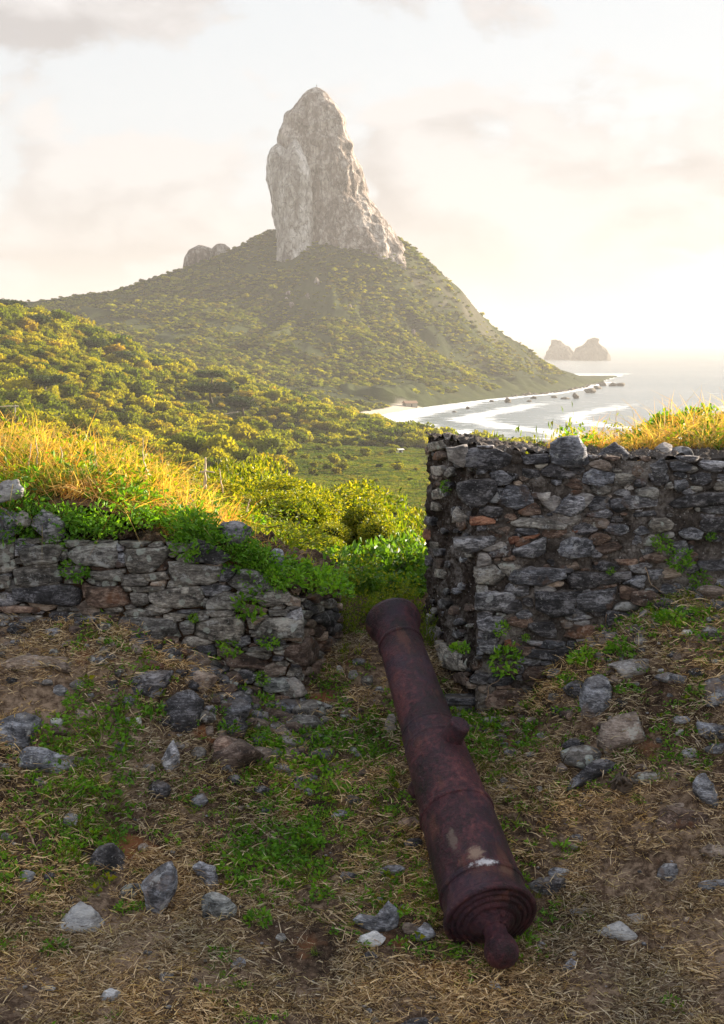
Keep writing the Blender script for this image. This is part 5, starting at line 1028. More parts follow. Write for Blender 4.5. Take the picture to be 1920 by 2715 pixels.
for crop, pts, mk, lb, y in [
 (A, [(140, 330), (165, 285), (215, 242), (255, 270), (285, 310), (280, 365), (235, 385), (165, 370)], 'b', 'dark blue grey pointed stone on the left wall top among leaves', W8),
 (A, [(-25, 160), (20, 130), (75, 125), (100, 155), (92, 200), (50, 215), (-20, 215)], 'p', 'pale rounded stone highest on the left wall beside the green leaves', 8.0),
 (A, [(-30, 250), (30, 240), (85, 265), (75, 330), (35, 370), (-30, 370)], 'b', 'dark block directly beneath the pale rounded stone', W8), (A, bb(74, 262, 136, 338), 'p', 'small greyish stone wedged beside the dark block under the pale one', W8),
 (A, [(978, 345), (1010, 310), (1060, 300), (1117, 335), (1100, 405), (1050, 416), (985, 385)], 'b', 'grey angular block half buried in foliage on the broken wall top', 8.06),
 (A, [(1190, 460), (1225, 430), (1270, 445), (1280, 500), (1250, 545), (1200, 520)], 'b', 'mottled stone at the top of the broken wall end near ferns', 8.1), (A, [(1450, 610), (1490, 565), (1530, 620), (1528, 640), (1452, 640)], 'b', 'small pointed blue grey stone at the inner edge of the embrasure', 8.75),
 (A, [(1370, 605), (1440, 590), (1455, 625), (1400, 650), (1365, 635)], 'd', 'dark flat stone beside the small pointed one on the embrasure edge', 8.7),
 (A, [(0, 940), (90, 912), (200, 915), (305, 920), (250, 945), (185, 958), (170, 985), (80, 980), (-20, 955)], 'u', 'long pale flat slab lying on the grassy ledge', None),
 (A, [(535, 1010), (600, 985), (680, 968), (770, 965), (755, 1010), (700, 1090), (640, 1112), (575, 1090)], 'd', 'dark angular boulder with split face on the ledge edge', None), (A, [(475, 1020), (525, 1015), (530, 1085), (480, 1085)], 'd', 'small dark stone tight against the split faced boulder', None),
 (A, [(805, 990), (890, 978), (965, 985), (960, 1040), (935, 1080), (880, 1060), (830, 1020)], 'u', 'brownish boulder with flat top set against the wall foot', None), (A, [(725, 1130), (760, 1080), (860, 1070), (905, 1110), (900, 1190), (830, 1250), (750, 1250), (720, 1200)], 'd', 'large near black boulder bulging from the earth bank', None),
 (A, [(-20, 1200), (50, 1170), (110, 1158), (190, 1190), (200, 1250), (175, 1320), (70, 1335), (-20, 1290)], 'b', 'large pitted boulder in the orange earth bank', None), (C, [(30, 165), (60, 150), (160, 138), (250, 165), (380, 180), (350, 205), (250, 265), (120, 245), (60, 210)], 'b', 'wedge shaped grey stone lying right below the pitted boulder', None),
 (C, [(-20, 205), (30, 205), (45, 235), (10, 260), (-20, 255)], 'g', 'small rounded stone beside the tip of the wedge shaped one', None), (A, bb(222, 1043, 310, 1095, 's'), 'b', 'small blue grey stone on the grassy ledge behind the bank', None), (A, [(575, 1230), (628, 1178), (632, 1215), (600, 1230)], 'w', 'white sharp fragment beside the green weed on the bank', None),
 (A, bb(330, 1145, 410, 1205, 'b'), 'u', 'buff orange block in the earth below the ledge', None), (A, bb(215, 1190, 288, 1225, 's'), 'w', 'flat whitish shard on the ledge by the pitted boulder', None), (A, bb(540, 1095, 605, 1135, 's'), 'b', 'thin light grey stone under the split faced boulder', None),
 (C, [(715, 210), (750, 150), (775, 110), (800, 160), (795, 260), (750, 265)], 'b', 'upright grey stone leaning on the lower bank', None), (C, bb(780, 110, 850, 165), 'n', 'small brown stone resting against the upright grey one', None), (C, bb(620, 213, 700, 245, 's'), 'p', 'flat pale stone at the foot of the upright grey one', None),
 (C, bb(960, 90, 1082, 240, 'b'), 'n', 'brown weathered block under the wall foot in dry stems', None), (A, bb(1280, 1175, 1450, 1260, 's'), 'g', 'pale rubbly stone at the corner foot of the left wall', None), (C, bb(570, 85, 640, 130, 's'), 'u', 'small buff chip in the orange soil patch', None),
 (C, [(400, 670), (440, 600), (490, 548), (530, 550), (550, 610), (545, 715), (480, 700)], 'd', 'dark triangular stone standing in the green weeds', None), (C, [(523, 800), (570, 755), (640, 752), (640, 800), (600, 830), (540, 822)], 'g', 'low rounded grey stone joined to the tall slanted one', None),
 (C, [(632, 730), (700, 680), (760, 660), (785, 720), (775, 790), (760, 880), (715, 910), (665, 880), (660, 790)], 'b', 'tall slanted blue grey stone in the middle of the stone group', None), (C, [(865, 665), (915, 640), (960, 670), (975, 740), (930, 772), (900, 730)], 'b', 'notched purple grey stone behind the black and white one', None),
 (C, [(912, 800), (970, 788), (1030, 790), (1055, 830), (1050, 880), (1000, 912), (930, 912), (910, 850)], 'm', 'black and white patched round stone in the grass', None), (C, [(248, 945), (300, 880), (360, 830), (410, 865), (470, 920), (450, 970), (340, 960)], 'w', 'pale lilac triangular stone lowest of the group', None),
 (C, bb(85, 690, 162, 740), 'w', 'small white and blue stone near the tan root', None), (C, bb(200, 698, 250, 750), 'd', 'small dark stone just beyond the tan root', None), (C, bb(435, 1215, 537, 1280, 'd'), 'w', 'bluish white chip on the dry mulch', None), (C, bb(710, 1145, 778, 1198, 'b'), 'b', 'small square grey stone in the dry mulch', None),
 (C, bb(188, 1207, 252, 1232, 's'), 'w', 'flat white pebble on the mulch beside the bluish chip', None), (C, bb(630, 1120, 702, 1150, 's'), 'g', 'low grey pebble above the small square stone', None), (C, bb(1238, 970, 1282, 1012), 'g', 'rounded pebble alone below the bushy weed', None), (C, bb(272, 418, 345, 500, 'd'), 'b', 'narrow slate stone sunk in the weedy slope', None),
 (C, bb(1030, 1075, 1100, 1132, 'd'), 'b', 'violet grey stone under the dark crooked twig', None), (C, bb(145, 272, 222, 312, 's'), 'b', 'low stone in the weeds below the wedge shaped one', None), (C, bb(0, 520, 60, 572), 'g', 'dull stone at the picture edge on the weedy slope', None), (C, bb(1490, 415, 1560, 470), 'b', 'bluish stone under the long slanting stem', None), (C, bb(1530, 690, 1600, 750), 'd', 'dark stone sunk in weeds left of the barrel', None),
 (Dc, [(-30, 900), (0, 880), (60, 890), (120, 820), (160, 860), (168, 920), (120, 960), (40, 955), (-20, 930)], 'b', 'dark slate coloured rock with peaked end left of the breech', None), (Dc, [(-15, 1010), (0, 980), (60, 962), (100, 990), (105, 1025), (40, 1030)], 'w', 'white lumpy stone in front of the peaked slate rock', None),
 (Dc, bb(232, 913, 332, 1002, 't'), 'b', 'pointed blue grey stone close against the breech', None), (Dc, bb(178, 920, 252, 972), 'u', 'pinkish stone partly behind the pointed one at the breech', None), (Dc, bb(-5, 1045, 68, 1112), 'd', 'small dark stone below the white lumpy one', None), (Dc, bb(745, 712, 935, 798, 's'), 'd', 'black flat rock beside the right of the breech', None), (Dc, bb(835, 673, 942, 738), 'b', 'blue grey cobble touching the black flat rock', None),
 (Dc, bb(1330, 655, 1422, 738, 'b'), 'b', 'squarish blue grey stone alone on dry grass', None), (Dc, bb(1503, 730, 1650, 782, 's'), 'b', 'long low slate at the picture edge on dry grass', None), (Dc, [(1065, 960), (1110, 935), (1160, 920), (1200, 950), (1245, 1000), (1170, 1005), (1110, 1005)], 'w', 'bright white flat stone on the bare ground', None), (Dc, bb(1198, 883, 1272, 938, 'b'), 'p', 'pale square stone above the bright white one', None),
 (Dc, bb(922, 858, 1032, 896, 's'), 'w', 'thin whitish slab between breech and the bright white stone', None), (Dc, bb(930, 528, 995, 562, 's'), 'b', 'little lilac stone on the slope right of the barrel', None), (Dc, [(1335, 410), (1380, 392), (1500, 425), (1580, 440), (1585, 495), (1540, 510), (1430, 505), (1340, 500)], 'n', 'long squared brown block on the right slope', None),
 (Dc, [(1490, 270), (1540, 262), (1590, 330), (1605, 390), (1585, 430), (1530, 400), (1495, 340)], 'b', 'smooth slanting lilac grey slab above the long squared block', None), (G_, [(440, 1200), (480, 1130), (600, 1060), (700, 1020), (830, 1000), (930, 1060), (940, 1200), (850, 1290), (760, 1340), (650, 1400), (560, 1350), (540, 1290), (450, 1240)], 'u', 'big buff boulder with a crack on the right slope', None),
 (G_, [(210, 1680), (270, 1560), (380, 1460), (520, 1425), (640, 1430), (640, 1500), (480, 1560), (400, 1640)], 'd', 'dark flat slab sunk below the big buff boulder', None), (G_, bb(760, 1525, 1110, 1650, 's'), 'g', 'greenish flat stone beside the gnarled root', None), (G_, bb(490, 1455, 660, 1540), 'g', 'pale lichened stone over the gnarled root', None), (G_, bb(1215, 1330, 1390, 1430, 's'), 'b', 'flat grey stone right of the big buff boulder', None),
 (G_, [(1385, 1060), (1500, 1050), (1600, 1100), (1680, 1180), (1680, 1270), (1520, 1255), (1420, 1190)], 'b', 'mottled grey boulder at the picture edge of the bank', None), (G_, bb(1445, 1280, 1700, 1370, 's'), 'b', 'flat stone under the mottled boulder at the edge', None), (G_, bb(1170, 1145, 1270, 1215), 'p', 'small pale stone on the bare bank soil', None), (G_, bb(1365, 1245, 1425, 1300, 'b'), 'u', 'tiny buff cube of stone in the orange soil', None),
 (G_, [(320, 710), (380, 680), (520, 635), (560, 700), (585, 800), (590, 900), (660, 960), (640, 1010), (480, 1040), (350, 1000), (325, 860)], 'b', 'tall grey slab standing upright at the wall foot among leaves', None), (G_, [(590, 545), (680, 520), (960, 505), (975, 580), (960, 640), (860, 670), (710, 665), (660, 590)], 'p', 'pale flat topped block in bright weeds of the bank', None),
 (G_, [(975, 660), (1060, 625), (1180, 630), (1305, 690), (1290, 750), (1190, 730), (1050, 700)], 'b', 'flat slate lying beside the pale flat topped block', None), (G_, [(1415, 720), (1500, 680), (1690, 660), (1690, 900), (1540, 930), (1430, 890)], 'b', 'large block with a white lichen patch at the bank edge', None), (G_, bb(1135, 1030, 1360, 1100, 's'), 'b', 'slaty stone under the grass tussock of the bank', None), (G_, bb(1235, 232, 1335, 290, 's'), 'p', 'small lilac stone up in the greenest grass', None), (G_, bb(1005, 598, 1090, 632, 's'), 'w', 'white chip on top of the flat slate', None),
 (G_, bb(1060, 1830, 1300, 1910, 's'), 'u', 'flat weathered stone beneath the smooth slanting slab', None), (Dc, bb(1520, 570, 1660, 642, 's'), 'u', 'pale buff stone flush with the soil at the edge', None), (Dc, bb(900, 1085, 962, 1142, 'd'), 'b', 'small slanted grey stone below the breech knob', None), (Dc, bb(775, 1010, 832, 1058), 'b', 'grey stone tucked behind the base ring', None), (Dc, bb(45, 665, 205, 722, 's'), 'b', 'low broken slate left of the barrel in mulch', None),
 (Dc, bb(160, 450, 255, 515, 's'), 'n', 'brown stone half under the barrel', None), (Dc, bb(192, 545, 275, 598, 's'), 'd', 'dark slate touching the barrel underside', None), (E_, [(1145, 1790), (1190, 1720), (1215, 1780), (1215, 1860), (1170, 1890), (1140, 1850)], 'p', 'upright pale stone close along the left of the barrel', None),
 (E_, bb(970, 1450, 1060, 1560), 'g', 'light grey cobble in the dark embrasure floor', None), (E_, bb(875, 1420, 945, 1500), 'g', 'rounded mottled cobble under the weeds of the embrasure', None), (E_, bb(790, 1390, 840, 1460), 'p', 'pale pebble beside the left cheek of the embrasure', None), (E_, bb(1055, 1545, 1130, 1600, 's'), 'b', 'flat slate in the embrasure close to the barrel', None),
 (E_, bb(910, 1340, 1000, 1400, 'b'), 'b', 'squared stone deep in the shadowed embrasure', None), (Dc, bb(180, 1350, 330, 1420, 's'), 'd', 'black stone cut by the bottom picture edge', None), (Dc, bb(780, 312, 812, 338), 'w', 'tiny blue white pebble on the slope right of the barrel', None), (Dc, bb(935, 1050, 962, 1076), 'w', 'tiny white pebble right of the breech knob', None),
 (B, [(1055, 190), (1100, 150), (1130, 122), (1180, 165), (1225, 205), (1200, 238), (1120, 232)], 'd', 'black pyramid shaped stone on top of the right wall', 8.12), (B, [(1315, 150), (1340, 118), (1385, 135), (1385, 188), (1330, 190)], 'p', 'whitish rough stone on top of the right wall', 8.15),
 (B, [(1385, 135), (1430, 128), (1500, 180), (1512, 215), (1440, 212), (1388, 200)], 'b', 'sloping grey stone right against the whitish one on the wall', 8.18), (B, [(1530, 195), (1570, 188), (1602, 215), (1590, 255), (1550, 262)], 'd', 'small dark cobble seated in the right wall top', 8.12)]:
    loose(crop, pts, mk, lb, y)
# countless small chips and pebbles
n = 900; X = rs.uniform(-3, 3, n); Y = rs.uniform(4.8, 8.1, n); S = rs.lognormal(-4.9, .45, n); Z = gz(X, Y); pr = []
keys = ['l', 'g', 'p', 'w', 'u', 'd']; mi = rs.integers(0, 6, n); mi = np.where((mi == 3) & (rs.uniform(size=n) < .6), 0, mi); parts = []; mm = []
for i in np.argsort(mi):
    V, Q, T = blob_rock(0, 0, 0, S[i]*1.3, S[i], S[i]*.7, 900+int(i) % 60, 8, 6, .15); a_ = rs.uniform(0, 6.28); c_, s_ = math.cos(a_), math.sin(a_)
    V = np.stack([V[:, 0]*c_-V[:, 1]*s_+X[i], V[:, 0]*s_+V[:, 1]*c_+Y[i], V[:, 2]+Z[i]+S[i]*.2], -1); parts.append((V, Q, T)); mm += [mi[i]]*len(Q)
V, Fs = join(parts); add('gravel', mesh_np('gravel', V, Fs, [MATS[k] for k in keys], midx=mm), kind='stuff')

parts = []; mm = []; km = ['l', 'g', 'd', 'n', 'u', 'p']
for mi_ in range(6):
    for i in range(85):
        side = rs.uniform() < .5; x = rs.uniform(-2.4, 0) if side else rs.uniform(.35, 2.4); x = rs.uniform(-.9, -.2) if rs.uniform() < .25 else x
        y = 8.0-abs(rs.normal(0, .33))-.02; s = rs.lognormal(-3.6, .38)*(.75 if mi_ == 5 else 1)*(1.35 if -1.3 < x < -.2 else 1); V, Q, T = blob_rock(0, 0, 0, s*1.3, s, s*.75, 1200+mi_*100+i, 14, 9, .18); a_ = rs.uniform(0, 6.28); c_, s_ = math.cos(a_), math.sin(a_)
        V = np.stack([V[:, 0]*c_-V[:, 1]*s_+x, V[:, 0]*s_+V[:, 1]*c_+y, V[:, 2]+float(gz(x, y))+s*.1], -1); parts.append((V, Q, T)); mm += [mi_]*len(Q)
V, Fs = join(parts); add('rubble', mesh_np('rubble', V, Fs, [MATS[k] for k in km], midx=mm), kind='stuff')
# ------------------------------------------------------------------ small plants
def mat_two(name, cols, trans, rough=.6, spec=.25):
    return mat_leaf(name, cols, trans, rough, island=True, spec=spec)
L_GREEN = mat_two('weed_leaf', [(.06, .16, .014), (.10, .25, .016), (.16, .34, .025), (.2, .36, .035)], .4, .5, .35)
L_LIME = mat_two('sunlit_leaf', [(.07, .12, .01), (.13, .2, .012), (.2, .26, .015), (.3, .3, .02)], .5, .5, .35)  # sunlight put into the colour, yellower than the weed leaf
L_BUSH = mat_two('bush_leaf', [(.06, .10, .008), (.11, .15, .01), (.2, .23, .012), (.32, .32, .015), (.36, .31, .03)], .48, .45, .4)
L_VINE = mat_two('vine_leaf', [(.05, .12, .015), (.08, .18, .02), (.13, .25, .03)], .45, .45, .4)
G_DRY = mat_two('dry_grass', [(.2, .13, .07), (.4, .28, .15), (.6, .45, .27), (.75, .62, .42), (.3, .16, .08)], .35, .8, .15)
G_GREEN = mat_two('green_grass', [(.08, .13, .015), (.14, .2, .02), (.22, .26, .03)], .4, .6, .3)
G_GOLD = mat_two('golden_grass_blade', [(.45, .25, .09), (.6, .38, .15), (.72, .5, .24), (.52, .22, .08), (.34, .34, .06), (.65, .5, .26)], .5, .7, .2)
G_MULCH = mat_two('dead_grass_mulch', [(.035, .02, .012), (.2, .13, .08), (.5, .36, .24), (.78, .63, .47), (.26, .15, .08)], .15, .85, .1)
M_STEM = mat_bark('dry_stem', (.2, .12, .07), (.42, .3, .2)); M_TWIG = mat_bark('dark_twig', (.04, .028, .02), (.12, .085, .06)); M_STALK = mat_bark('pale_stalk', (.5, .36, .22), (.75, .6, .42))
def tri_mesh(name, parts, mats):
    V = []; T = []; mi = []; o = 0
    for v, t_, m_ in parts: V.append(v); T.append(t_+o); mi += [m_]*len(t_); o += len(v)
    return mesh_np(name, np.concatenate(V), [np.concatenate(T)], mats, smooth=False, midx=mi)
def leaf_clump(name, n, rad, h, L, Wd, mat, seed, stems=True, up=.5, rs_=None):
    r_ = np.random.default_rng(seed); th = r_.uniform(0, 6.28, n); rr = rad*np.sqrt(r_.uniform(size=n)); z = h*r_.uniform(.1, 1, n)*(1-.6*(rr/rad)**2)
    P = np.stack([rr*np.cos(th), rr*np.sin(th), z], -1); Dr = unit(np.stack([np.cos(th), np.sin(th), np.full(n, up)], -1)+r_.normal(size=(n, 3))*.7)
    v, t_ = leaves(P, Dr, L*r_.uniform(.55, 1.25, n), Wd*r_.uniform(.6, 1.2, n), rs=r_); parts = [(v, t_, 0)]
    if stems:
        m = max(4, n//8); P2 = np.zeros((m, 3)); P2[:, :2] = r_.normal(size=(m, 2))*rad*.15; D2 = unit(np.stack([r_.normal(size=m)*.8*rad/h, r_.normal(size=m)*.8*rad/h, np.ones(m)], -1))
        v, t_ = blades(P2, D2, h*1.1, .003+h*.008, .3, r_); parts.append((v, t_, 1))
    return tri_mesh(name, parts, [mat, G_GREEN])
def grass_clump(name, n, rad, L, Wd, bend, mat, seed, lean=.45):
    r_ = np.random.default_rng(seed); P = np.zeros((n, 3)); P[:, :2] = r_.normal(size=(n, 2))*rad*.5; Dr = unit(np.stack([r_.normal(size=n)*lean, r_.normal(size=n)*lean, np.ones(n)], -1))
    v, t_ = blades(P, Dr, L*r_.uniform(.45, 1.15, n), Wd, bend*r_.uniform(.3, 1.4, n), r_); return tri_mesh(name, [(v, t_, 0)], [mat])
def mulch_clump(name, n, seed, mat):
    r_ = np.random.default_rng(seed); P = np.stack([r_.normal(size=n)*.035, r_.normal(size=n)*.035, r_.uniform(-.002, .012, n)], -1); th = r_.uniform(0, 6.28, n)
    Dr = unit(np.stack([np.cos(th), np.sin(th), r_.uniform(-.1, .55, n)], -1)); v, t_ = blades(P, Dr, r_.uniform(.018, .07, n), .0038, r_.uniform(.1, .9, n), r_); return tri_mesh(name, [(v, t_, 0)], [mat])
mul = [mulch_clump('mulch', 26, 10+k, G_MULCH) for k in range(4)]+[mulch_clump('mulch', 14, 20+k, G_DRY) for k in range(2)]
cover = [leaf_clump('low_weed', 22, .035, .035, .021, .013, L_GREEN, 30+k, False) for k in range(4)]+[grass_clump('short_grass', 16, .02, .07, .0035, .6, G_GREEN, 36+k, .7) for k in range(3)]
big_weed = [leaf_clump('seedling', 16, .035, .05, .034, .018, L_GREEN, 60+k) for k in range(3)]+[leaf_clump('seedling', 9, .02, .03, .03, .02, L_LIME, 65+k) for k in range(2)]
def gauss(px, py, cx, cy, sx, sy): return np.exp(-((px-cx)/sx)**2-((py-cy)/sy)**2)
def greenness(X, Y, Z):
    px, py = proj(np.stack([X, Y, Z], -1)); nz = fbm(P3(X*2.1, Y*2.1), 4, seed=50); g = -.12+.85*nz
    g += .5*gauss(px, py, 350, 2150, 420, 220)+.5*gauss(px, py, 800, 2030, 220, 260)+.5*gauss(px, py, 250, 1700, 380, 90)+1.0*gauss(px, py, 1780, 1650, 330, 110)+.3*gauss(px, py, 1300, 2200, 130, 150)
    g += .45*gauss(px, py, 1250, 1980, 150, 70)+.35*gauss(px, py, 200, 1900, 300, 120)+.35*gauss(px, py, 900, 2500, 500, 90)-.35*gauss(px, py, 1600, 2450, 400, 250); return g-.55*sm(py, 2450, 2620)
rs = np.random.default_rng(77)
X, Y = jitter_grid(-2.9, 2.9, 4.7, 8.9, .028, rs); Z = gz(X, Y); k = in_view(X, Y, .12); X, Y, Z = X[k], Y[k], Z[k]; n = len(X)
tilt = np.stack([rs.normal(0, .25, n)+.25, rs.normal(0, .25, n), np.zeros(n)], -1); rt = np.stack([tilt[:, 0], tilt[:, 1], rs.uniform(0, 6.28, n)], -1)
clump = fbm(P3(X*5, Y*5), 3, seed=60); kk = rs.uniform(size=n) < .5+.6*clump; g0 = greenness(X, Y, Z)
ml = kk & (rs.uniform(size=n) < 1.0-.3*sm(g0, .1, .5)); sc_ = rs.uniform(.6, 1.4, n)
scatter('dead_grass_mulch', np.stack([X, Y, Z], -1)[ml], rt[ml], np.repeat(sc_[ml][:, None], 3, 1), np.where(rs.uniform(size=ml.sum()) < .22, rs.integers(4, 6, ml.sum()), rs.integers(0, 4, ml.sum())), mul)
gr = (g0 > -.25) & (rs.uniform(size=n) < .06+.36*(g0+.25).clip(0, 1.1)); sg = rs.uniform(.55, 1.25, n)*(1+.5*sm(g0, .3, 1))
scatter('low_weeds', np.stack([X+.01, Y, Z-.004], -1)[gr], rt[gr]*.6*[1, 1, 1.67], np.repeat(sg[gr][:, None], 3, 1), rs.integers(0, 7, gr.sum()), cover)
bw = (g0 > -.15) & (rs.uniform(size=n) < .018+.04*g0.clip(0, 1))
scatter('seedlings', np.stack([X, Y, Z], -1)[bw], rt[bw]*.6, np.repeat(rs.uniform(.6, 1.3, n)[bw][:, None], 3, 1), rs.integers(0, 5, bw.sum()), big_weed)
# separate weeds with their own leaves and stems
wm = [leaf_clump('leaves', 110, .085, .10, .04, .024, L_GREEN, 130+k) for k in range(3)]
for crop, x, y, r, pl, lb in [(A, 335, 530, 62, PF, 'flat green weed growing between blocks near the left wall top'), (A, 1115, 690, 68, PF, 'bushy green weed under the pale stones of the broken wall'), (A, 1210, 845, 48, PF, 'round bright weed low on the left wall near its corner'),
    (A, 1030, 870, 52, PF, 'loose weed left of the round bright one on the wall'), (A, 790, 950, 36, PF, 'small weed where the left wall meets the ledge'), (A, 870, 740, 22, PF, 'tiny weed in a joint in the middle of the left wall'), (A, 825, 440, 62, PF, 'drooping weed hanging over the left wall top'), (A, 1240, 570, 58, PF, 'pale green weed on the stepped end of the left wall'),
    (B, 650, 1105, 72, PF, 'full bright weed low on the right wall near its corner'), (B, 627, 960, 34, PF, 'small weed directly above the full bright one'), (B, 735, 1000, 18, PF, 'sprig of weed right of the small one on the right wall'), (B, 380, 325, 28, PR, 'spiky sprig high on the shadowed wall end'), (B, 1115, 698, 20, PF, 'tiny sprig in the middle of the right wall'),
    (B, 1565, 550, 22, PF, 'tiny sprig near the picture edge on the right wall'), (B, 1340, 580, 48, PF, 'trailing weed on the upper right wall, topmost clump'), (B, 1430, 660, 55, PF, 'trailing weed on the right wall, middle clump'), (B, 1510, 740, 50, PF, 'trailing weed on the right wall, lowest clump'), (B, 1390, 930, 66, None, 'dark green weed at the foot of the right wall above the bank'),
    (B, 1000, 1110, 70, None, 'leafy weed spreading from the wall foot onto the bank'), (B, 930, 1190, 50, None, 'leafy weed in the dark hollow at the wall foot'), (B, 1160, 1060, 66, None, 'bright weed at the top of the bank near the wall'), (B, 1190, 1230, 50, None, 'bright weed right of the upright grey slab'), (B, 1500, 1240, 44, None, 'weed climbing beside the lichen patched block'),
    (A, 680, 1170, 66, None, 'leafy weed between the near black boulder and the white shard'), (A, 335, 1120, 46, None, 'weed on the ledge behind the buff orange block'), (A, 380, 1040, 40, None, 'weed on the ledge left of the split faced boulder'), (C, 400, 215, 34, None, 'weed at the thin end of the wedge shaped stone'), (C, 615, 845, 34, None, 'heart leaved sprout in front of the tall slanted stone'),
    (C, 1160, 915, 62, None, 'round bushy weed on the mulch between stones and barrel'), (C, 170, 820, 40, None, 'weed left of the pale lilac stone'), (C, 560, 860, 44, None, 'weed right of the pale lilac stone'), (C, 250, 1040, 60, None, 'spreading weed below the pale lilac stone'), (Dc, 520, 1010, 46, None, 'weed growing up against the breech knob'), (Dc, 420, 1035, 34, None, 'low weed under the base ring'),
    (B, 440, 1050, 44, None, 'fine grass tuft at the foot of the shadowed wall end'), (A, 1020, 1180+60, 50, None, 'weed at the foot of the left wall near the corner'), (C, 1210, 120, 60, None, 'weed in the shade below the left wall corner'), (A, 1180, 1010, 34, PF, 'dry tuft in a joint of the left wall corner')]:
    px, py = crop(x, y); 
    if pl is None: Y_ = ground_hit(px, py+10); P_ = at(px, py+10, Y_); rt_ = (0, 0, rs.uniform(0, 6))
    else: P_ = pl.hit(px, py); P_.y -= .02; Y_ = P_.y; rt_ = (rs.uniform(.7, 1.1), 0, rs.uniform(-.6, .6))
    s = r/1.6917/F*Y_/.085; o = thing('weed', lb, 'weed', P_); o.rotation_euler = rt_; o.scale = (s, s, s*rs.uniform(.8, 1.1))
    add('foliage', wm[int(rs.integers(3))], o)

# grass, creepers and stalks on top of the left wall
def top_z(X, Y): return np.where(Y < LYB-.05, np.maximum(land(X, Y), ltop(X)+.07*(Y-YF)/(LYB-YF)), land(X, Y))
def top_h(px): return np.interp(px, [-400, 0, 300, 480, 640, 760, 900], [1.0, 1.0, .95, .9, .7, .55, .4])
gold = [grass_clump('golden_tuft', 20, .05, .36, .0055, 1.0, G_GOLD, 200+k, .55) for k in range(4)]
gtip = [grass_clump('green_tuft', 16, .05, .28, .007, 1.0, G_GREEN, 210+k, .55) for k in range(2)]
crp = [leaf_clump('creeper', 36, .1, .2, .045, .02, L_LIME, 220+k, up=.7) for k in range(3)]+[leaf_clump('creeper', 36, .1, .15, .045, .022, L_GREEN, 226+k, up=.5) for k in range(3)]
X, Y = jitter_grid(-3.3, -.12, 8.06, 10.6, .062, rs); Z = top_z(X, Y); px, py = proj(np.stack([X, Y, Z], -1)); n = len(X)
nz = fbm(P3(X*3, Y*3), 3, seed=70); k = (rs.uniform(size=n) < .7+.3*nz-.35*sm(px, 500, 640)) & (Y > 8.2); th_ = top_h(px)*rs.uniform(.6, 1.15, n); rot = np.stack([rs.normal(0, .15, n), rs.normal(0, .15, n), rs.uniform(0, 6.28, n)], -1)
scatter('golden_grass', np.stack([X, Y, Z], -1)[k], rot[k], np.repeat(th_[k][:, None], 3, 1), np.where(rs.uniform(size=k.sum()) < .25+.4*sm(px[k], 560, 700), rs.integers(4, 6, k.sum()), rs.integers(0, 4, k.sum())), gold+gtip)
k = (rs.uniform(size=n) < .5-.4*nz) & ((Y < 8.5) | (rs.uniform(size=n) < .25)) & ~((px < 330) & (Y < 8.25) & (rs.uniform(size=n) < .7)); cs = rs.uniform(.7, 1.25, n)
scatter('creeper_leaves', np.stack([X, Y, Z+.0], -1)[k], rot[k], np.repeat((cs*(.75+.35*top_h(px)))[k][:, None], 3, 1), np.where((Y[k] > 8.45) & (rs.uniform(size=k.sum()) < .8), rs.integers(0, 3, k.sum()), rs.integers(3, 6, k.sum())), crp)
# foliage spilling over the front of the left wall top
n = 420; X = rs.uniform(-2.6, -.5, n); e_ = ltop(X); hang = rs.uniform(-.06, .12, n); Y = np.full(n, 8.03)+rs.uniform(-.03, .12, n); px = 960+X/8*F; k = (fbm(P3(X*2.3, X*0), 2, seed=80) > -.25) & ~((px < 300) & (rs.uniform(size=n) < .55))
scatter('hanging_creeper', np.stack([X, Y, e_+hang], -1)[k], np.stack([rs.uniform(.2, .9, n), rs.normal(0, .2, n), rs.uniform(0, 6.28, n)], -1)[k], np.repeat(rs.uniform(.55, .95, n)[k][:, None], 3, 1), rs.integers(3, 6, k.sum()), crp)
# golden grass behind the right wall
X, Y = jitter_grid(.95, 3.6, 8.45, 11.2, .07, rs); Z = land(X, Y); Z = np.where(Y < RYB, np.maximum(Z, rtop(X)), Z); px, _ = proj(np.stack([X, Y, Z], -1)); n = len(X); nz = fbm(P3(X*3, Y*3), 3, seed=71)
k = rs.uniform(size=n) < .75*sm(px, 1380, 1520)*(.8+.6*nz); hh_ = rs.uniform(.5, 1.15, n)*(.55+.4*sm(px, 1400, 1800)); rot = np.stack([rs.normal(0, .15, n), rs.normal(0, .15, n), rs.uniform(0, 6.28, n)], -1)
scatter('golden_grass', np.stack([X, Y, Z], -1)[k], rot[k], np.repeat(hh_[k][:, None], 3, 1), np.where(rs.uniform(size=k.sum()) < .15, rs.integers(4, 6, k.sum()), rs.integers(0, 4, k.sum())), gold+gtip)
k = rs.uniform(size=n) < .10*(.8-nz)
scatter('creeper_leaves', np.stack([X, Y, Z], -1)[k], rot[k], np.repeat(rs.uniform(.6, 1.1, n)[k][:, None], 3, 1), rs.integers(0, 6, k.sum()), crp)

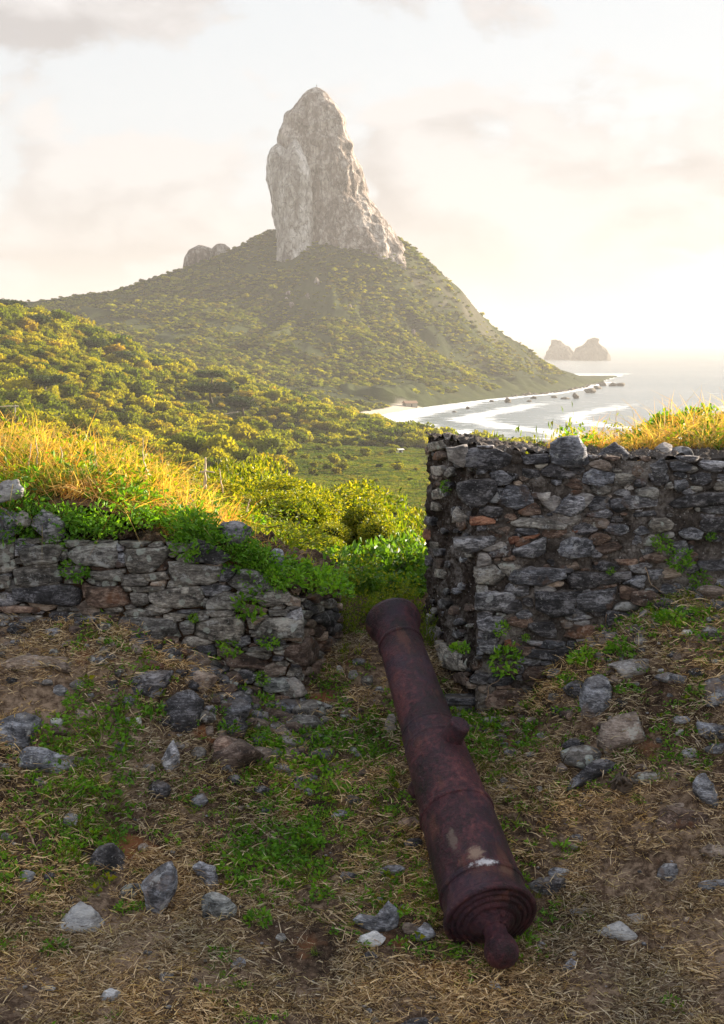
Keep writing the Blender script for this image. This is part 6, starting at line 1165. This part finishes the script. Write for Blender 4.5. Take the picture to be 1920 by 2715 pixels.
# bushes
def bush_mesh(name, nl, L, Wd, mat, seed, nlob=14, flat=.75, zs=1.0):
    r_ = np.random.default_rng(seed); C_ = np.stack([r_.normal(0, .42, nlob), r_.normal(0, .42, nlob), r_.uniform(.15, .62, nlob), r_.uniform(.22, .38, nlob)], -1); k = r_.integers(0, nlob, nl); u = unit(r_.normal(size=(nl, 3)))
    C_[:, 2] *= zs; P = C_[k, :3]+u*(C_[k, 3]*r_.uniform(.45, 1.08, nl)**.7)[:, None]*[1, 1, flat]; P = P[P[:, 2] > .02]; nl = len(P); u = u[:nl]
    Dr = unit(u*.6+[0, 0, .15]+r_.normal(size=(nl, 3))*.8); return leaves(P, Dr, L*r_.uniform(.5, 1.2, nl), Wd*r_.uniform(.6, 1.2, nl), rs=r_)+(C_,)
def twigs_mesh(name, C_, seed, r0=.012):
    r_ = np.random.default_rng(seed); parts = []
    for c_ in C_:
        parts.append(tube([(0, 0, -.05), (c_[0]*.35+r_.normal()*.03, c_[1]*.35, c_[2]*.55), (c_[0], c_[1], c_[2])], [r0, r0*.7, r0*.35], 5))
        for j in range(5):
            e_ = c_[:3]+unit(r_.normal(size=3)+[0, 0, .4])*c_[3]*.95; parts.append(tube([tuple(c_[:3]), tuple((c_[:3]+e_)/2+r_.normal(size=3)*.02), tuple(e_)], [r0*.35, r0*.25, r0*.12], 4))
    V, Fs = join(parts); return mesh_np(name, V, Fs, [M_TWIG])
BM = []
for k in range(4):
    v, t_, C_ = bush_mesh('b', 30000, .05, .028, L_BUSH, 300+k, 15, .9, 2.3); shade_core = [blob_rock(c_[0], c_[1], c_[2], c_[3]*.6, c_[3]*.6, c_[3]*.5, 400+q, 10, 7, .2) for q, c_ in enumerate(C_)]; cv_, cf_ = join([(v, np.zeros((0, 4), int), t_)]+shade_core); BM.append((mesh_np('foliage', cv_, cf_, [L_BUSH, m_darkleaf], smooth=False, midx=np.r_[[1]*len(cf_[0]), [0]*len(cf_[1])]), twigs_mesh('branches', C_, 310+k)))  # dark cores in the lobes paint the shade between the leaves
VM = []
for k in range(3):
    v, t_, C_ = bush_mesh('v', 2800, .115, .09, L_VINE, 320+k, 14, .9); VM.append((mesh_np('foliage', v, [t_], [L_VINE], smooth=False), twigs_mesh('stems', C_, 325+k, .008)))
DM = []
for k in range(2):
    v, t_, C_ = bush_mesh('d', 3600, .12, .065, L_GREEN, 340+k, 12, .9); DM.append((mesh_np('foliage', v, [t_], [L_GREEN], smooth=False), twigs_mesh('stems', C_, 345+k, .012)))
SM = []
for k in range(3):
    v, t_, C_ = bush_mesh('s', 900, .1, .045, L_LIME, 330+k, 9, 1.1); SM.append((mesh_np('foliage', v, [t_], [L_LIME], smooth=False), twigs_mesh('stems', C_, 335+k, .014)))
def bush(kind, px, top, y, r, label, group=None, hz=None, name='bush'):
    P_ = at(px, top, y); z = float(land(np.array([P_.x]), np.array([float(y)]))[0]); h = max(P_.z-z, .25)/(1.75 if kind is BM else .92) if hz is None else hz; o = thing(name, label, 'bush', (P_.x, y, z-.04), group); o.rotation_euler.z = rs.uniform(0, 6.28); o.scale = (r, r, h)
    f, b_ = kind[int(rs.integers(len(kind)))]; add('foliage', f, o); add('branches', b_, o)
nb = 0
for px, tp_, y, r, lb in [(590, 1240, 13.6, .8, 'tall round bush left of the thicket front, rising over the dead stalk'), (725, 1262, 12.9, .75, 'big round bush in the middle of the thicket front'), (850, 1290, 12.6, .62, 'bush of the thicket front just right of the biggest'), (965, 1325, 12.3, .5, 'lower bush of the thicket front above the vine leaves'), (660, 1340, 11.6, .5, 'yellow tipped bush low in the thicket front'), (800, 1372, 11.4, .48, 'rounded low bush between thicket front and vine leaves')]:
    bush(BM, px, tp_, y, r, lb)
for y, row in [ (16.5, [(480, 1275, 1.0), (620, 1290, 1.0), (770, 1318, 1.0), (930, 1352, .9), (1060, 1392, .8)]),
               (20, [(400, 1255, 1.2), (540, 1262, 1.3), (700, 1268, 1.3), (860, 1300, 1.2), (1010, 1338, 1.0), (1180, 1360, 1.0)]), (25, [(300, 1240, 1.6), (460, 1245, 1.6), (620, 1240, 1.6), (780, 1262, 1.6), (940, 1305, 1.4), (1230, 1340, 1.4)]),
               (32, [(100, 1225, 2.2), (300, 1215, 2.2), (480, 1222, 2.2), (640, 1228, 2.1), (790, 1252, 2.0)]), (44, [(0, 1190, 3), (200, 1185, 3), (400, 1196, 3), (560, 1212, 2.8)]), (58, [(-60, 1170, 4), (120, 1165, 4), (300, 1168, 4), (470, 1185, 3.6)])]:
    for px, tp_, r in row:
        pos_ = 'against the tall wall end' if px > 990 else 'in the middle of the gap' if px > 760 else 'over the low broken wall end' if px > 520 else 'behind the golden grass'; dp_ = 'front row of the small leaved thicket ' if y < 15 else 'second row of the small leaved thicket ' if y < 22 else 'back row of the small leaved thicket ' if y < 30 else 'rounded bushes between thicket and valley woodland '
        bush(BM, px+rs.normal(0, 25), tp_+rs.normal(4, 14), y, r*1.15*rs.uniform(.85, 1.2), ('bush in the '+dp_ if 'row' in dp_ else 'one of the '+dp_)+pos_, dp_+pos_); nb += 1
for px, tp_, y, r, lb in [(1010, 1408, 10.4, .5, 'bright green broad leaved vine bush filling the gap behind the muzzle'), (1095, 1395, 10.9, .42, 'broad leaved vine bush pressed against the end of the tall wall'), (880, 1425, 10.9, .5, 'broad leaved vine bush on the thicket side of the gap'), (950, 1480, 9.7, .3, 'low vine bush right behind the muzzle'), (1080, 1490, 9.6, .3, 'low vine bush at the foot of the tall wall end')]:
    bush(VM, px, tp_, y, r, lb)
for px, tp_, y, r, lb in [(1090, 1290, 12.5, .45, 'dark leafy shrub rising beside the end of the tall wall'), (1060, 1350, 12.0, .45, 'twiggy shrub left of the dark one by the tall wall'), (730, 1400, 9.6, .5, 'fine leaved shrub on the soil behind the low wall end'), (820, 1480, 9.3, .38, 'light green shrub beside the embrasure edge'), (880, 1540, 9.0, .26, 'small shrub at the mouth of the embrasure'),
                          (640, 1340, 9.5, .4, 'yellow green shrub behind the half buried block'), (1000, 1555, 9.0, .25, 'low shrub directly behind the muzzle on the sill'), (1090, 1560, 9.05, .22, 'low shrub between muzzle and tall wall'), (930, 1600, 8.75, .17, 'leafy sprig on the sill left of the muzzle'), (960, 1570, 8.95, .2, 'taller sprig on the sill behind the muzzle edge'), (1115, 1590, 8.7, .15, 'sprig squeezed between muzzle and wall end'), (900, 1590, 8.9, .18, 'sprig at the inner corner of the low wall end'), (1040, 1545, 9.3, .26, 'sprawling plant hiding the outer lip of the sill'), (800, 1425, 10.3, .4, 'loose green shrub between low wall end and vine leaves'), (960, 1420, 10.2, .34, 'light shrub left of the brightest vine leaves'), (935, 1680, 8.35, .13, 'small plant in the dark embrasure left of the barrel')]:
    bush(SM, px, tp_, y, r, lb)
for px, tp_, y, r, lb in [(1340, 1135, 9.6, .26, 'small leafy shrub behind the corner of the tall wall'), (1410, 1115, 9.7, .26, 'small leafy shrub behind the big grey top stone'), (1470, 1100, 9.8, .22, 'tallest thin leafy shrub over the big grey top stone'), (1545, 1110, 9.9, .25, 'open leafy shrub above the black pyramid stone'), (1650, 1110, 10.2, .3, 'dark sprays of leaves in the golden grass'), (1730, 1090, 10.4, .35, 'leafy shrub in the golden grass near the whitish stone'),
                          (1270, 1170, 9.3, .25, 'low green plant on the corner of the tall wall')]:
    bush(SM, px, tp_, y, r, lb)
for px, tp_, y, r, lb in [(1840, 1060, 10.6, .36, 'dense dark green bush at the picture edge above the golden grass'), (1960, 1045, 10.8, .45, 'dense bush cut by the picture edge'), (1790, 1115, 10.2, .24, 'low part of green bush beneath the dense dark one')]:
    bush(DM, px, tp_, y, r, lb)
# stalks, twigs and roots
def stick(crop, pts, r, mat, label, y=None, lift=.01, cat='twig', name='dry_twig'):
    P_ = []
    for i, (x, y_) in enumerate(pts):
        px, py = crop(x, y_); Y_ = ground_hit(px, py) if y is None else y; q = at(px, py, Y_); q.z += lift+.004*(i % 2); P_.append(q)
    fine = []
    for a_, b_ in zip(P_[:-1], P_[1:]):
        for k in range(4): fine.append(a_.lerp(b_, k/4)+Vector(rs.normal(0, .0025, 3)))
    fine.append(P_[-1]); n_ = len(fine); v, q, t_ = tube(fine, [r*(1-.6*i/n_)*rs.uniform(.85, 1.2) for i in range(n_)], 6); c_ = np.array(v).mean(0)
    add(name, mesh_np(name, v-c_, [q, t_], [mat]), None, Vector(c_), label=label, category=cat)
for a_ in [(C, [(65, 450), (130, 520), (165, 600), (190, 690), (180, 755)], .006, M_STEM, 'forked tan root curving down beside the small white stone'), (C, [(1430, 145), (1470, 240), (1530, 350), (1610, 510)], .005, M_STEM, 'long pale stem slanting through the weeds left of the barrel'),
    (C, [(1250, 80), (1310, 190), (1360, 290), (1355, 380)], .0035, M_STEM, 'thin bent stem below the left wall corner'), (C, [(1185, 380), (1200, 560), (1190, 700)], .004, M_STEM, 'straight reddish stem lying down the middle slope'), (C, [(1300, 830), (1400, 890), (1500, 940)], .004, M_STEM, 'tan stem on the mulch left of the slate rock'),
    (Dc, [(1375, 257), (1500, 250), (1624, 270), (1680, 290)], .006, M_STEM, 'bright tan stick lying level above the lilac slab'), (Dc, [(660, 400), (730, 450), (880, 480)], .004, M_STEM, 'tan stem on the slope right of the barrel'), (Dc, [(890, 320), (930, 258)], .003, M_STALK, 'short pale straw beside the dark flat slab'),
    (C, [(550, 690), (610, 630), (665, 585)], .003, M_STEM, 'thin stalk leaning off the dark triangular stone'), (C, [(1010, 1055), (1120, 1070), (1230, 1120)], .006, M_TWIG, 'dark crooked twig over the violet grey stone'), (B, [(560, 1290), (570, 1230), (620, 1190)], .003, M_STEM, 'curved root against the low courses of the right wall', 7.93),
    (B, [(1270, 690), (1300, 770), (1350, 805)], .0025, M_STEM, 'dry stem hanging on the face of the right wall', 7.95), (A, [(380, 1090), (440, 1170), (480, 1240)], .003, M_STALK, 'pale straw down the earth bank under the ledge'), (A, [(570, 1140), (610, 1200), (648, 1255)], .003, M_STALK, 'pale straw crossing the white shard'), (C, [(1550, 1180), (1600, 1240)], .004, M_STALK, 'pale straw on the dry ground at mid bottom'),
    (E_, [(790, 1730), (850, 1760), (940, 1850)], .004, M_STEM, 'bent stem under the embrasure opening'), (E_, [(940, 1640), (945, 1880)], .003, M_STEM, 'upright stem in the shadow left of the barrel'), (Dc, [(650, 600), (740, 625), (830, 650)], .002, M_STALK, 'fine straw reaching from the barrel over grass'), (C, [(1390, 760-340), (1420, 480)], .003, M_STEM, 'short stem in the green slope left of the barrel')]:
    stick(*a_)
stick(A, [(920, 172), (921, 100), (922, 30)], .011, M_STALK, 'thick pale dead stalk with crossbar standing in the golden grass', 8.6, cat='stalk', name='dead_stalk')
stick(A, [(895, 96), (925, 95), (962, 97)], .007, M_STALK, 'short pale crossbar stem on the thick dead stalk', 8.585, cat='stalk', name='dead_stalk')
for pts, lb in [([(655, 210), (652, 140), (650, 70)], 'tall thin pale stalk left of the thick dead one'), ([(585, 180), (565, 140), (550, 100)], 'leaning pale stalk in mid grass'), ([(120, 170), (130, 60), (140, -30)], 'pale stalk over the pale rounded stone'), ([(300, 120), (285, 50), (270, -20)], 'slender stalk rising left of the leaning ones'),
                ([(440, 130), (430, 40), (428, -40)], 'slender stalk at the top of the golden grass'), ([(880, 260), (862, 220), (848, 190)], 'broken stalk sagging at the end of the golden grass'), ([(1000, 190), (992, 130), (985, 80)], 'last stalk of the golden grass near the thicket'), ([(660, 100), (640, 30), (640, -60)], 'very tall hair thin stalk over the valley'), ([(1105, 275), (1112, 245), (1120, 215)], 'pinkish broken stalk end above the half buried block'), ([(165, 90), (170, 20), (160, -60)], 'wispy stalk in front of the power poles')]:
    stick(A, pts, .0045, M_STALK, lb, 8.65, cat='stalk', name='dead_stalk')
for pts, lb in [([(B_x, 170), (B_x+6, 60), (B_x+14, -30)], l2) for B_x, l2 in [(1130, 'thin grass stem rising over the black pyramid stone'), (1350, 'thin stem with dry tip above the whitish stone'), (1480, 'thin stem against the dense dark bush'), (1570, 'thin stem nearest the picture edge above the right wall')]]:
    stick(B, pts, .003, M_STALK, lb, 9.0, cat='stalk', name='dead_stalk')
# gnarled root stump
px, py = Dc(1165, 330); Y_ = ground_hit(px, py); P_ = at(px, py, Y_); rt_ = thing('root_stump', 'gnarled purplish dead root clump on the right slope', 'root', P_); parts = []
for k in range(16):
    a_ = rs.uniform(0, 6.28); r_ = rs.uniform(.03, .08); parts.append(tube([(0, 0, .0), (r_*math.cos(a_)*.6, r_*math.sin(a_)*.6, rs.uniform(.02, .09)), (r_*math.cos(a_)*1.2, r_*math.sin(a_)*1.2, rs.uniform(-.01, .08))], [.014, .011, .004], 6))
V, Fs = join(parts); add('root', mesh_np('root', V, Fs, [M_TWIG]), rt_)
V, Fs = join([blob_rock(0, 0, .02, .05, .045, .045, 808, 18, 12, .35)]); add('stump', mesh_np('stump', V, Fs, [M_TWIG]), rt_)
